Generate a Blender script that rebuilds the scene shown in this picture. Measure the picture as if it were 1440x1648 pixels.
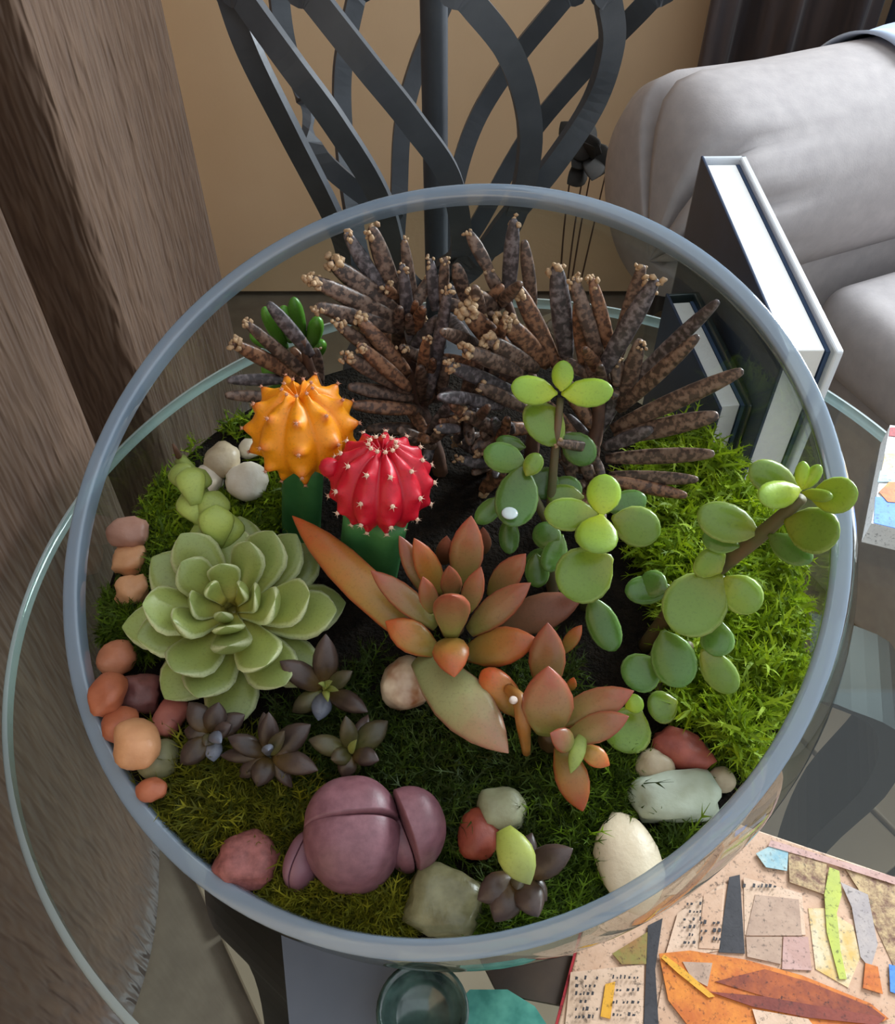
import bpy, bmesh, math, random
import numpy as np
from mathutils import Vector, Matrix, noise

scene = bpy.context.scene
for o in list(bpy.data.objects):
    bpy.data.objects.remove(o)
COL = scene.collection
V = Vector
random.seed(7)
RNG = np.random.default_rng(7)


def srgb(r, g, b, a=1.0):
    f = lambda c: ((c / 255 + .055) / 1.055) ** 2.4 if c > 10 else c / 255 / 12.92
    return (f(r), f(g), f(b), a)


# ------------------------------------------------------------------ camera
CAMZ = .483                      # the table top is z = 0, the floor z = -0.5
PITCH = math.radians(48)
FPX = 1440.0
cam_d = bpy.data.cameras.new('camera')
cam = bpy.data.objects.new('camera', cam_d)
COL.objects.link(cam)
cam.location = (0, 0, CAMZ)
cam.rotation_euler = (math.pi / 2 - PITCH, 0, 0)
cam_d.sensor_fit = 'HORIZONTAL'
cam_d.sensor_width = 36
cam_d.lens = 36 * FPX / 1440
cam_d.clip_start = .01
scene.camera = cam

# ------------------------------------------------------------------ light
world = bpy.data.worlds.new('world')
scene.world = world
world.use_nodes = True
bg = world.node_tree.nodes['Background']
bg.inputs[0].default_value = (.83, .92, 1.0, 1)
bg.inputs[1].default_value = .70


def area(name, loc, target, sx, sy, energy, color):
    d = bpy.data.lights.new(name, 'AREA')
    d.shape = 'RECTANGLE'
    d.size, d.size_y = sx, sy
    d.energy = energy
    d.color = color
    o = bpy.data.objects.new(name, d)
    COL.objects.link(o)
    o.location = loc
    o.rotation_euler = (V(target) - V(loc)).to_track_quat('-Z', 'Y').to_euler()
    return o


# daylight entering through the window in the back wall above the sofa
area('window_daylight', (1.50, 1.43, .85), (1.50, 0, .85), .86, .88, 78, (.86, .94, 1.0))

scene.view_settings.view_transform = 'Standard'
scene.view_settings.look = 'None'
scene.view_settings.gamma = 1
scene.view_settings.exposure = .8
scene.view_settings.use_curve_mapping = False
scene.cycles.transparent_max_bounces = 32
scene.cycles.max_bounces = 10

# ------------------------------------------------------------------ helpers
SP, CP = math.sin(PITCH), math.cos(PITCH)
CAM = V((0, 0, CAMZ))


def ray(px, py):
    a, b = (px - 720) / FPX, (py - 824) / FPX
    return V((a, CP - SP * b, -SP - CP * b))


def P(px, py, z):                # photo pixel -> point at height z
    r = ray(px, py)
    return CAM + r * ((z - CAMZ) / r.z)


def Py(px, py, y):               # photo pixel -> point at distance y
    r = ray(px, py)
    return CAM + r * (y / r.y)


def depth(p):
    d = V(p) - CAM
    return d.y * CP - d.z * SP


def pxm(p):                      # metres per photo pixel at p
    return depth(p) / FPX


RIM_C = V((-.0115, .2441, .2088))
RIM_N = V((-.2308, -.370, .8999)).normalized()
RIM_R = .1640
RIM_H = .056
SPH_C = RIM_C - RIM_N * RIM_H
SPH_R = math.sqrt(RIM_R ** 2 + RIM_H ** 2)
WALL = .0062
SPH_I = SPH_R - WALL


def Pin(px, py, y, lim=.157):    # like Py, pulled towards the viewer until it is inside the bowl
    for k in range(60):
        p = Py(px, py, y)
        if (p - SPH_C).length < lim or (p - RIM_C).dot(RIM_N) > .004:
            return p
        y -= .004
    return p


def link(o, parent=None):
    COL.objects.link(o)
    if parent is not None:
        o.parent = parent
    return o


def mk(name, verts, faces, mat, parent=None, smooth=True):
    me = bpy.data.meshes.new(name)
    off = V((0, 0, 0))
    if parent is not None:
        off = wloc(parent)
    me.from_pydata([tuple(V(v) - off) for v in verts], [], faces)
    me.update()
    if smooth:
        me.polygons.foreach_set('use_smooth', [True] * len(me.polygons))
    if mat is not None:
        me.materials.append(mat)
    o = bpy.data.objects.new(name, me)
    return link(o, parent)


def wloc(o):
    l = V(o.location)
    while o.parent is not None:
        o = o.parent
        l += V(o.location)
    return l


def thing(name, label, cat, loc, group=None):
    o = bpy.data.objects.new(name, None)
    o.empty_display_size = .01
    link(o)
    o.location = loc
    return tag(o, label, cat, group)


def tag(o, label, cat, group=None, kind=None):
    o['label'] = label
    o['category'] = cat
    if group:
        o['group'] = group
    if kind:
        o['kind'] = kind
    return o


def struct(o):
    o['kind'] = 'structure'
    return o


def bm_mesh(name, bm, mat, parent=None, smooth=False):
    verts = [v.co.copy() for v in bm.verts]
    bm.verts.index_update()
    faces = [[v.index for v in f.verts] for f in bm.faces]
    bm.free()
    return mk(name, verts, faces, mat, parent, smooth)


def box_bm(c, s, rot=None, bev=.0, seg=2):
    bm = bmesh.new()
    bmesh.ops.create_cube(bm, size=1)
    for v in bm.verts:
        v.co = V((v.co.x * s[0], v.co.y * s[1], v.co.z * s[2]))
    if bev:
        bmesh.ops.bevel(bm, geom=list(bm.edges), offset=bev, segments=seg, profile=.5, affect='EDGES')
    for v in bm.verts:
        if rot is not None:
            v.co = rot @ v.co
        v.co += V(c)
    return bm


def box(name, c, s, mat, parent=None, rot=None, bev=.0, smooth=False, seg=2):
    return bm_mesh(name, box_bm(c, s, rot, bev, seg), mat, parent, smooth)


def catmull(pts, n):
    pts = [np.array(p, float) for p in pts]
    if len(pts) == 2:
        return [pts[0] + (pts[1] - pts[0]) * i / n for i in range(n + 1)]
    ext = [2 * pts[0] - pts[1]] + pts + [2 * pts[-1] - pts[-2]]
    out = []
    m = len(pts) - 1
    for i in range(n + 1):
        t = i / n * m
        k = min(int(t), m - 1)
        u = t - k
        a, b, c, d = ext[k:k + 4]
        out.append(.5 * (2 * b + (c - a) * u + (2 * a - 5 * b + 4 * c - d) * u * u + (3 * b - a - 3 * c + d) * u ** 3))
    return out


def tube_data(pts, radii, n=8, steps=None):
    steps = steps or 5 * (len(pts) - 1)
    line = [V(p) for p in catmull(pts, steps)]
    rr = np.interp(np.linspace(0, 1, steps + 1), np.linspace(0, 1, len(radii)), radii)
    verts, faces = [], []
    up = V((.3, .2, 1)).normalized()
    for i, p in enumerate(line):
        t = (line[min(i + 1, steps)] - line[max(i - 1, 0)]).normalized()
        s = t.cross(up)
        if s.length < .05:
            s = t.cross(V((1, 0, 0)))
        s.normalize()
        w = s.cross(t)
        for k in range(n):
            a = 2 * math.pi * k / n
            verts.append(p + (s * math.cos(a) + w * math.sin(a)) * rr[i])
    for i in range(steps):
        for k in range(n):
            faces.append((i * n + k, i * n + (k + 1) % n, (i + 1) * n + (k + 1) % n, (i + 1) * n + k))
    faces.append(tuple(range(n - 1, -1, -1)))
    faces.append(tuple(range(steps * n, steps * n + n)))
    return verts, faces


def tube(name, pts, radii, mat, parent=None, n=8, steps=None):
    v, f = tube_data(pts, radii, n, steps)
    return mk(name, v, f, mat, parent)


def lathe(name, prof, mat, parent=None, c=(0, 0, 0), n=48, smooth=True):
    verts, faces = [], []
    for (r, z) in prof:
        for k in range(n):
            a = 2 * math.pi * k / n
            verts.append(V((c[0] + r * math.cos(a), c[1] + r * math.sin(a), c[2] + z)))
    for i in range(len(prof) - 1):
        for k in range(n):
            faces.append((i * n + k, i * n + (k + 1) % n, (i + 1) * n + (k + 1) % n, (i + 1) * n + k))
    if prof[0][0] > 1e-5:
        faces.append(tuple(range(n - 1, -1, -1)))
    if prof[-1][0] > 1e-5:
        faces.append(tuple(range((len(prof) - 1) * n, len(prof) * n)))
    return mk(name, verts, faces, mat, parent, smooth)


# ------------------------------------------------------------------ materials
def newmat(name):
    m = bpy.data.materials.new(name)
    m.use_nodes = True
    nt = m.node_tree
    return m, nt, nt.nodes['Principled BSDF']


def N(nt, typ, **kw):
    n = nt.nodes.new(typ)
    for k, v in kw.items():
        setattr(n, k, v)
    return n


def noise_node(nt, scale, detail=3, coord='Object', rough=.55):
    tc = N(nt, 'ShaderNodeTexCoord')
    t = N(nt, 'ShaderNodeTexNoise')
    t.inputs['Scale'].default_value = scale
    t.inputs['Detail'].default_value = detail
    t.inputs['Roughness'].default_value = rough
    nt.links.new(tc.outputs[coord], t.inputs['Vector'])
    return t


def ramp(nt, fac, stops):
    r = N(nt, 'ShaderNodeValToRGB')
    el = r.color_ramp.elements
    el[0].position, el[0].color = stops[0]
    el[1].position, el[1].color = stops[-1]
    for p, c in stops[1:-1]:
        e = el.new(p)
        e.color = c
    nt.links.new(fac, r.inputs[0])
    return r


def bump(nt, bs, height, strength, dist=.002):
    b = N(nt, 'ShaderNodeBump')
    b.inputs['Strength'].default_value = strength
    b.inputs['Distance'].default_value = dist
    nt.links.new(height, b.inputs['Height'])
    nt.links.new(b.outputs[0], bs.inputs['Normal'])


def mixc(nt, fac, a, b):
    m = N(nt, 'ShaderNodeMix', data_type='RGBA')
    for sock, val in ((m.inputs[0], fac), (m.inputs[6], a), (m.inputs[7], b)):
        if hasattr(val, 'is_linked') or isinstance(val, bpy.types.NodeSocket):
            nt.links.new(val, sock)
        else:
            sock.default_value = val
    return m.outputs[2]


def plain(name, c1, c2=None, scale=40, rough=.6, bmp=0, bscale=None, metal=0, spec=.5, coat=0, bdist=.002):
    m, nt, bs = newmat(name)
    c2 = c2 or c1
    t = noise_node(nt, scale)
    r = ramp(nt, t.outputs[0], [(.3, c1), (.7, c2)])
    nt.links.new(r.outputs[0], bs.inputs['Base Color'])
    bs.inputs['Roughness'].default_value = rough
    bs.inputs['Metallic'].default_value = metal
    bs.inputs['Specular IOR Level'].default_value = spec
    bs.inputs['Coat Weight'].default_value = coat
    if bmp:
        t2 = noise_node(nt, bscale or scale * 3)
        bump(nt, bs, t2.outputs[0], bmp, bdist)
    return m


def leafmat(name, base, mid, tip, edge=None, edge_w=.75, rough=.38, mottled=.25, under=None, sss=.0):
    """base-to-tip pigment from the leaf's own length coordinate, plus an edge tint, fine freckles"""
    m, nt, bs = newmat(name)
    at = N(nt, 'ShaderNodeAttribute', attribute_name='lf')
    se = N(nt, 'ShaderNodeSeparateColor')
    nt.links.new(at.outputs['Color'], se.inputs[0])
    nz = noise_node(nt, 180, 2)
    add = N(nt, 'ShaderNodeMath', operation='MULTIPLY_ADD')
    nt.links.new(nz.outputs[0], add.inputs[0])
    add.inputs[1].default_value = mottled
    nt.links.new(se.outputs[0], add.inputs[2])
    sub = N(nt, 'ShaderNodeMath', operation='SUBTRACT')
    nt.links.new(add.outputs[0], sub.inputs[0])
    sub.inputs[1].default_value = mottled * .5
    r = ramp(nt, sub.outputs[0], [(.08, base), (.5, mid), (.97, tip)])
    out = r.outputs[0]
    if edge:
        er = ramp(nt, se.outputs[1], [(edge_w, (0, 0, 0, 1)), (1, (1, 1, 1, 1))])
        out = mixc(nt, er.outputs[0], out, edge)
    fk = noise_node(nt, 900, 2)
    fr_ = ramp(nt, fk.outputs[0], [(.30, (1, 1, 1, 1)), (.46, (0, 0, 0, 1))])
    fm = N(nt, 'ShaderNodeMath', operation='MULTIPLY')
    fm.inputs[1].default_value = .35
    nt.links.new(fr_.outputs[0], fm.inputs[0])
    out = mixc(nt, fm.outputs[0], out, tuple(c * .55 for c in mid[:3]) + (1,))
    # leaf to leaf variation
    hs = N(nt, 'ShaderNodeHueSaturation')
    mr = N(nt, 'ShaderNodeMapRange')
    mr.inputs[3].default_value, mr.inputs[4].default_value = .72, 1.18
    nt.links.new(se.outputs[2], mr.inputs[0])
    nt.links.new(mr.outputs[0], hs.inputs['Value'])
    nt.links.new(out, hs.inputs['Color'])
    nt.links.new(hs.outputs[0], bs.inputs['Base Color'])
    bs.inputs['Roughness'].default_value = rough
    bs.inputs['Subsurface Weight'].default_value = sss
    bs.inputs['Subsurface Radius'].default_value = (.004, .004, .002)
    n2 = noise_node(nt, 400, 2)
    bump(nt, bs, n2.outputs[0], .15, .0006)
    return m


def glassmat(name, tint=(.97, .985, .98, 1), ior=1.45, rough=.0, boost=1.0):
    m, nt, bs = newmat(name)
    nt.nodes.remove(bs)
    out = nt.nodes['Material Output']
    tr = N(nt, 'ShaderNodeBsdfTransparent')
    gl = N(nt, 'ShaderNodeBsdfGlossy')
    gl.inputs['Roughness'].default_value = rough
    lw = N(nt, 'ShaderNodeLayerWeight')
    lw.inputs[0].default_value = .5
    pw = N(nt, 'ShaderNodeMath', operation='POWER')
    pw.inputs[1].default_value = 5
    nt.links.new(lw.outputs['Facing'], pw.inputs[0])
    # the slanting path through the wall is longer, so the glass is deeper in colour there
    p3 = N(nt, 'ShaderNodeMath', operation='POWER')
    p3.inputs[1].default_value = 3
    nt.links.new(lw.outputs['Facing'], p3.inputs[0])
    nt.links.new(mixc(nt, p3.outputs[0], tint, tuple(c ** 12 for c in tint[:3]) + (1,)), tr.inputs[0])
    f0 = ((ior - 1) / (ior + 1)) ** 2
    fr = N(nt, 'ShaderNodeMath', operation='MULTIPLY_ADD')
    fr.inputs[1].default_value = 1 - f0
    fr.inputs[2].default_value = f0
    nt.links.new(pw.outputs[0], fr.inputs[0])
    mx = N(nt, 'ShaderNodeMixShader')
    nt.links.new(fr.outputs[0], mx.inputs[0])
    nt.links.new(tr.outputs[0], mx.inputs[1])
    nt.links.new(gl.outputs[0], mx.inputs[2])
    nt.links.new(mx.outputs[0], out.inputs[0])
    return m


def rimmat(name, col, transp, rough):
    """ground glass: part clear, part scattering"""
    m, nt, bs = newmat(name)
    out = nt.nodes['Material Output']
    bs.inputs['Base Color'].default_value = col
    bs.inputs['Roughness'].default_value = rough
    bs.inputs['Specular IOR Level'].default_value = .8
    bs.inputs['Coat Weight'].default_value = 1
    bs.inputs['Coat Roughness'].default_value = .02
    tr = N(nt, 'ShaderNodeBsdfTransparent')
    tr.inputs[0].default_value = (.85, .92, .95, 1)
    mx = N(nt, 'ShaderNodeMixShader')
    mx.inputs[0].default_value = transp
    nt.links.new(bs.outputs[0], mx.inputs[1])
    nt.links.new(tr.outputs[0], mx.inputs[2])
    nt.links.new(mx.outputs[0], out.inputs[0])
    return m


# ------------------------------------------------------------------ leaves
PROF = {
    'spoon': ([0, .12, .3, .5, .68, .8, .89, .95, .985, 1], [.40, .50, .70, .92, 1, .90, .64, .36, .13, .02]),
    'lance': ([0, .1, .25, .45, .62, .78, .88, .95, .985, 1], [.44, .60, .84, 1, .95, .72, .46, .22, .08, .015]),
    'blunt': ([0, .1, .25, .45, .65, .8, .9, .96, .99, 1], [.4, .55, .8, .98, 1, .9, .7, .45, .2, .03]),
    'round': ([0, .06, .15, .3, .48, .66, .8, .9, .965, 1], [.10, .24, .55, .86, 1, .98, .84, .62, .36, .05]),
    'finger': ([0, .1, .25, .45, .65, .8, .9, .96, .99, 1], [.55, .75, .9, 1, .98, .86, .7, .55, .38, .1]),
}


def leaf_mesh(B, T, w, th, hint, curl=0., shape='lance', nseg=12, channel=0.):
    B, T, hint = V(B), V(T), V(hint)
    ax = T - B
    L = ax.length
    ax.normalize()
    side = ax.cross(hint)
    if side.length < .02:
        side = ax.cross(V((1, .3, 0)))
    side.normalize()
    nor = side.cross(ax).normalized()
    ts, ws = PROF[shape]
    verts, faces, att = [], [], []
    rnd = random.random()
    for t, wf in zip(ts, ws):
        c = B + ax * (L * t) + nor * (curl * L * (4 * t * (1 - t)) * .5 + (0))
        thf = min(1.0, wf * 1.15)
        for k in range(nseg):
            a = 2 * math.pi * k / nseg
            x, y = math.cos(a), math.sin(a)
            x = math.copysign(abs(x) ** .9, x)
            off = side * (x * w * .5 * wf) + nor * (y * th * .5 * thf - channel * th * (1 - x * x) * (1 if y > 0 else .2) * wf)
            verts.append(c + off)
            att.append((t, abs(x), rnd, 1))
    m = len(ts)
    for i in range(m - 1):
        for k in range(nseg):
            faces.append((i * nseg + k, i * nseg + (k + 1) % nseg, (i + 1) * nseg + (k + 1) % nseg, (i + 1) * nseg + k))
    faces.append(tuple(range(nseg - 1, -1, -1)))
    faces.append(tuple(range((m - 1) * nseg, m * nseg)))
    return verts, faces, att


def leaf(parent, B, T, w, th, hint, mat, curl=0., shape='lance', name='leaf', channel=0., nseg=12):
    v, f, a = leaf_mesh(B, T, w, th, hint, curl, shape, nseg, channel)
    o = mk(name, v, f, mat, parent)
    ca = o.data.color_attributes.new('lf', 'FLOAT_COLOR', 'POINT')
    ca.data.foreach_set('color', [c for q in a for c in q])
    return o


def tocam(p, up=.0):
    d = (CAM - V(p)).normalized()
    return (d * (1 - up) + V((0, 0, 1)) * up).normalized()


# ------------------------------------------------------------------ the room
M_wall = plain('painted_wall', srgb(238, 206, 166), srgb(232, 199, 158), 6, .85, .15, 90)
M_tile = plain('floor_tile', srgb(176, 160, 136), srgb(150, 134, 112), 5, .45, .08, 60)
M_grout = plain('grout', srgb(120, 108, 92), srgb(104, 92, 78), 30, .9)
M_base = plain('white_trim', srgb(200, 190, 172), None, 20, .5)
FLOOR = -.5

wall_back = struct(box('wall_back', (.2, 1.52, .6), (.0, .0, .0), M_wall))
bpy.data.objects.remove(wall_back)
# back wall with a window opening x 1.04 .. 1.96, z .36 .. 1.34
WX0, WX1, WZ0, WZ1 = 1.04, 1.96, .36, 1.34


def wall_with_window():
    x0, x1, z0, z1, ya, yb = -.56, 2.2, FLOOR, 1.95, 1.45, 1.53
    bm = bmesh.new()
    for (a, b, c, d) in ((x0, WX0, z0, z1), (WX1, x1, z0, z1), (WX0, WX1, z0, WZ0), (WX0, WX1, WZ1, z1)):
        b2 = box_bm(((a + b) / 2, (ya + yb) / 2, (c + d) / 2), (b - a, yb - ya, d - c))
        vs = [bm.verts.new(v.co) for v in b2.verts]
        b2.verts.index_update()
        for f in b2.faces:
            bm.faces.new([vs[v.index] for v in f.verts])
        b2.free()
    return struct(bm_mesh('wall_back', bm, M_wall))


wall_with_window()
struct(box('wall_left', (-.53, .20, .725), (.06, 2.5, 2.45), M_wall))
M_wall2 = plain('pale_grey_wall', srgb(164, 164, 166), srgb(156, 156, 158), 6, .85, .1, 90)
struct(box('wall_right', (2.23, .25, .725), (.06, 2.6, 2.45), M_wall2))
struct(box('wall_front', (.83, -1.03, .725), (2.86, .06, 2.45), M_wall2))
win = bpy.data.objects.new('window_1', None)
link(win)
win.location = ((WX0 + WX1) / 2, 1.5, WZ0)
struct(win)
M_pane = glassmat('window_glass')
for (c, s) in ((((WX0 + WX1) / 2, 1.49, WZ0 + .02), (WX1 - WX0, .05, .04)), (((WX0 + WX1) / 2, 1.49, WZ1 - .02), (WX1 - WX0, .05, .04)),
               ((WX0 + .02, 1.49, (WZ0 + WZ1) / 2), (.04, .05, WZ1 - WZ0)), ((WX1 - .02, 1.49, (WZ0 + WZ1) / 2), (.04, .05, WZ1 - WZ0))):
    box('window_frame', c, s, M_base, win, bev=.004)
box('pane', ((WX0 + WX1) / 2, 1.5, (WZ0 + WZ1) / 2), (WX1 - WX0 - .08, .006, WZ1 - WZ0 - .08), M_pane, win)

floor = struct(box('floor', (.83, .23, FLOOR - .037), (2.86, 2.6, .05), M_grout))
TS = .34
tile_bm = box_bm((0, 0, 0), (TS - .006, TS - .006, .012), None, .0025, 2)
tile0 = bm_mesh('tile', tile_bm, M_tile, None, False)
tile_me = tile0.data
bpy.data.objects.remove(tile0)
rt = math.radians(33)
for i in range(-5, 6):
    for j in range(-5, 6):
        x = .28 + (i * math.cos(rt) - j * math.sin(rt)) * TS
        y = .43 + (i * math.sin(rt) + j * math.cos(rt)) * TS
        if -.38 < x - .1 and x + .1 < 1.4 and -.5 < y and y + .2 < 1.44 and x > -.28:
            t = bpy.data.objects.new('tile', tile_me)
            link(t, floor)
            t.location = (x, y, FLOOR - .006)
            t.rotation_euler = (0, 0, rt)

# ------------------------------------------------------------------ curtains
def curtain_mat(name, c1, c2, scale):
    m, nt, bs = newmat(name)
    tc = N(nt, 'ShaderNodeTexCoord')
    mp = N(nt, 'ShaderNodeMapping')
    mp.inputs['Scale'].default_value = (1, 1, .16)
    nt.links.new(tc.outputs['Object'], mp.inputs['Vector'])
    t = N(nt, 'ShaderNodeTexNoise')
    t.inputs['Scale'].default_value = scale
    t.inputs['Detail'].default_value = 1
    t.inputs['Distortion'].default_value = .25
    nt.links.new(mp.outputs[0], t.inputs['Vector'])
    r = ramp(nt, t.outputs[0], [(.35, c1), (.65, c2)])
    nt.links.new(r.outputs[0], bs.inputs['Base Color'])
    bs.inputs['Roughness'].default_value = .75
    bs.inputs['Sheen Weight'].default_value = .15
    bump(nt, bs, t.outputs[0], .8, .009)
    return m


M_curt = curtain_mat('brown_crinkle_drape', srgb(92, 68, 50), srgb(104, 79, 59), 130)


def drape(name, mat, path_fn, n, z0, z1, m=24, parent=None, flare=0.):
    verts, faces = [], []
    for j in range(m + 1):
        z = z0 + (z1 - z0) * j / m
        for i in range(n + 1):
            x, y = path_fn(i / n, (z - z0) / (z1 - z0))
            verts.append((x, y, z))
    for j in range(m):
        for i in range(n):
            a = j * (n + 1) + i
            faces.append((a, a + 1, a + n + 2, a + n + 1))
    o = mk(name, verts, faces, mat, parent)
    s = o.modifiers.new('thick', 'SOLIDIFY')
    s.thickness = .003
    return o


def sstep(a, b, v):
    v = min(1, max(0, (v - a) / (b - a)))
    return v * v * (3 - 2 * v)


def left_path(s, h):
    y = -.02 + s * 1.13
    x = -.312 - .012 * math.sin(y * 17 + .6 * h) * sstep(.05, .3, .62 - y)
    x -= .13 * sstep(.575, .615, y)            # deep shadowed fold
    x += .115 * sstep(.715, .75, y)
    x += .010 * math.sin((y - .78) * 26 + .5 * h) * sstep(.75, .80, y)
    x += .012 * math.exp(-((y - .90) / .016) ** 2)
    x -= .05 * sstep(1.085, 1.11, y)
    return x, y


ld = drape('curtain', M_curt, left_path, 220, FLOOR + .012, 1.5)
tag(ld, 'brown crinkled floor-length curtain hanging along the left wall', 'curtain')

M_curt2 = curtain_mat('dark_brown_drape', srgb(84, 68, 62), srgb(60, 52, 54), 40)
M_curt3 = curtain_mat('navy_drape', srgb(34, 44, 66), srgb(44, 58, 84), 40)


def back_path(x0, x1):
    def f(s, h):
        x = x0 + s * (x1 - x0)
        return x, 1.38 + .022 * math.sin(x * 62) + .008 * math.sin(x * 150)
    return f


rd = drape('curtain', M_curt2, back_path(.365, .62), 90, FLOOR + .012, 1.8)
tag(rd, 'dark brown folded curtain on the back wall behind the sofa arm', 'curtain')
rd = drape('curtain', M_curt3, back_path(.64, .80), 70, FLOOR + .012, 1.8)
tag(rd, 'navy blue curtain strip at the top right behind the sofa', 'curtain')

# ------------------------------------------------------------------ sofa
M_sofa = plain('grey_sofa_fabric', srgb(182, 176, 175), srgb(170, 164, 164), 60, .9, .15, 500, spec=.2, bdist=.001)
U = V((.915, .404, 0)).normalized()
W = V((.404, -.915, 0)).normalized()
A0 = V((.212, .8765, 0))
SR = Matrix((U, W, V((0, 0, 1)))).transposed()


def sloc(u, v, z):
    return A0 + U * u + W * v + V((0, 0, z))


sofa = thing('sofa', 'grey fabric sofa with a rolled pleated arm behind the books', 'sofa', (A0.x + .3, A0.y + .1, FLOOR))
# rolled arm: rounded section swept along u with a domed, pleated front
AR = .112
verts, faces = [], []
na = 72
rows = []
us = [(-.012, .02), (-.012, .3), (-.009, .55), (-.003, .76), (.006, .9), (.022, .985), (.05, 1.015), (.09, 1.0), (.14, .985), (.25, .985), (.45, .985), (.7, .985), (.92, .985)]
pleats = [math.radians(a) for a in (16, 46, -14, 108)]
for (u, rf) in us:
    row = []
    for k in range(na):
        a = 2 * math.pi * k / na
        ca, sa = math.cos(a), math.sin(a)
        g = 0
        for pa in pleats:
            d = (a - pa + math.pi) % (2 * math.pi) - math.pi
            g += math.exp(-(d / .07) ** 2)
        fade = max(0, 1 - max(0, u - .01) / .10) if rf > .25 else 0
        rr = AR * rf - g * .020 * fade * (rf > .5)
        uu = u + g * .020 * fade
        # focus of the pleats sits below the middle of the arm face
        cz = -.055 * (1 - rf)
        cw = .035 * (1 - rf)
        row.append(len(verts))
        verts.append(sloc(uu, ca * rr + cw, .006 + sa * rr + cz))
    rows.append(row)
for i in range(len(rows) - 1):
    for k in range(na):
        faces.append((rows[i][k], rows[i][(k + 1) % na], rows[i + 1][(k + 1) % na], rows[i + 1][k]))
faces.append(tuple(reversed(rows[0])))
faces.append(tuple(rows[-1]))
mk('arm', verts, faces, M_sofa, sofa)
box('arm_side', sloc(.54, .005, (FLOOR + .05 - .03) / 2), (.78, .15, -.03 - FLOOR - .05), M_sofa, sofa, SR, .02, True)
box('seat_base', sloc(.56, .52, (FLOOR + .03 - .17) / 2), (.74, .86, -.17 - FLOOR - .03), M_sofa, sofa, SR, .02, True)
box('seat_cushion', sloc(.535, .50, -.125), (.75, .78, .105), M_sofa, sofa, SR, .036, True, 5)
box('backrest', sloc(1.02, .45, -.02), (.20, .95, .78), M_sofa, sofa, SR, .06, True, 4)
M_pillow = plain('pale_blue_cotton', srgb(196, 212, 236), srgb(184, 200, 226), 60, .85)
# a pale blue throw draped over the back of the arm
tv_, tf_ = [], []
na_, nu_ = 26, 16
for i in range(nu_ + 1):
    u = .262 + .34 * i / nu_
    for k in range(na_ + 1):
        a = math.radians(72 + 110 * k / na_)
        rr = AR * .985 + .0045 + .002 * math.sin(u * 60 + a * 3)
        tv_.append(sloc(u, math.cos(a) * rr, .006 + math.sin(a) * rr))
for i in range(nu_):
    for k in range(na_):
        q = i * (na_ + 1) + k
        tf_.append((q, q + 1, q + na_ + 2, q + na_ + 1))
to = mk('throw', tv_, tf_, M_pillow)
to.modifiers.new('thick', 'SOLIDIFY').thickness = .003
tag(to, 'pale blue throw draped over the far side of the sofa arm', 'blanket')

# ------------------------------------------------------------------ dried stems between lamp and sofa
M_dark = plain('dark_dried_leaf', srgb(34, 34, 32), srgb(52, 46, 40), 60, .8)
M_twig = plain('brown_twig', srgb(92, 62, 42), srgb(70, 48, 34), 60, .8)
M_pot = plain('dark_clay_pot', srgb(70, 54, 44), srgb(84, 66, 54), 30, .7)
fb = V((.175, 1.12, FLOOR))
fs = thing('dried_flower_vase', 'dark dried flower head on thin stems beside the sofa arm', 'dried flower', fb)
lathe('vase', [(.03, 0), (.045, .02), (.05, .06), (.04, .12), (.022, .15), (.026, .16), (.022, .159), (.018, .15), (.018, .12)], M_pot, fs, fb, 28)
hd = Py(943, 240, 1.12)
for k, (dx, dy) in enumerate(((0, 0), (.012, .01), (-.016, .004), (.03, .0))):
    tube('stem', [fb + V((dx * .3, dy, .12)), fb + V((dx * .8, dy, .30)), hd + V((dx, dy, -.03))], [.0016, .0013, .001], M_twig, fs, 6, 10)
for k in range(16):
    a = random.uniform(0, 2 * math.pi)
    e = random.uniform(-.9, 1.1)
    b = hd + V((random.uniform(-.010, .010), random.uniform(-.01, .01), random.uniform(-.022, .018)))
    d = V((math.cos(a) * math.cos(e), math.sin(a) * math.cos(e), math.sin(e)))
    leaf(fs, b, b + d * .042, .030, .004, V((0, -1, .3)), M_dark, .2, 'lance', 'petal')

# ------------------------------------------------------------------ glass table
TC = V((.05, .37, 0))
TR = .335
M_tglass = glassmat('table_glass', (.93, .96, .95, 1), 1.45)
M_tedge = rimmat('polished_glass_edge', srgb(206, 220, 220), .30, .06)
M_iron = plain('black_iron', srgb(26, 26, 27), srgb(20, 20, 21), 30, .55)
table = thing('glass_table', 'round clear glass table top on dark legs under the terrarium', 'table', (TC.x, TC.y, FLOOR))
lathe('table_top', [(.0, -.010), (TR - .004, -.010), (TR - .004, 0), (.0, 0)], M_tglass, table, TC, 160, False)
ring = [(TR - .004, -.010), (TR - .0015, -.0095), (TR, -.0078), (TR + .0006, -.005), (TR, -.0022), (TR - .0015, -.0005), (TR - .004, 0)]
verts, faces = [], []
n = 200
for (r, z) in ring:
    for k in range(n):
        a = 2 * math.pi * k / n
        verts.append(TC + V((r * math.cos(a), r * math.sin(a), z)))
for i in range(len(ring) - 1):
    for k in range(n):
        faces.append((i * n + k, i * n + (k + 1) % n, (i + 1) * n + (k + 1) % n, (i + 1) * n + k))
e = mk('polished_edge', verts, faces, M_tedge, table)
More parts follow.
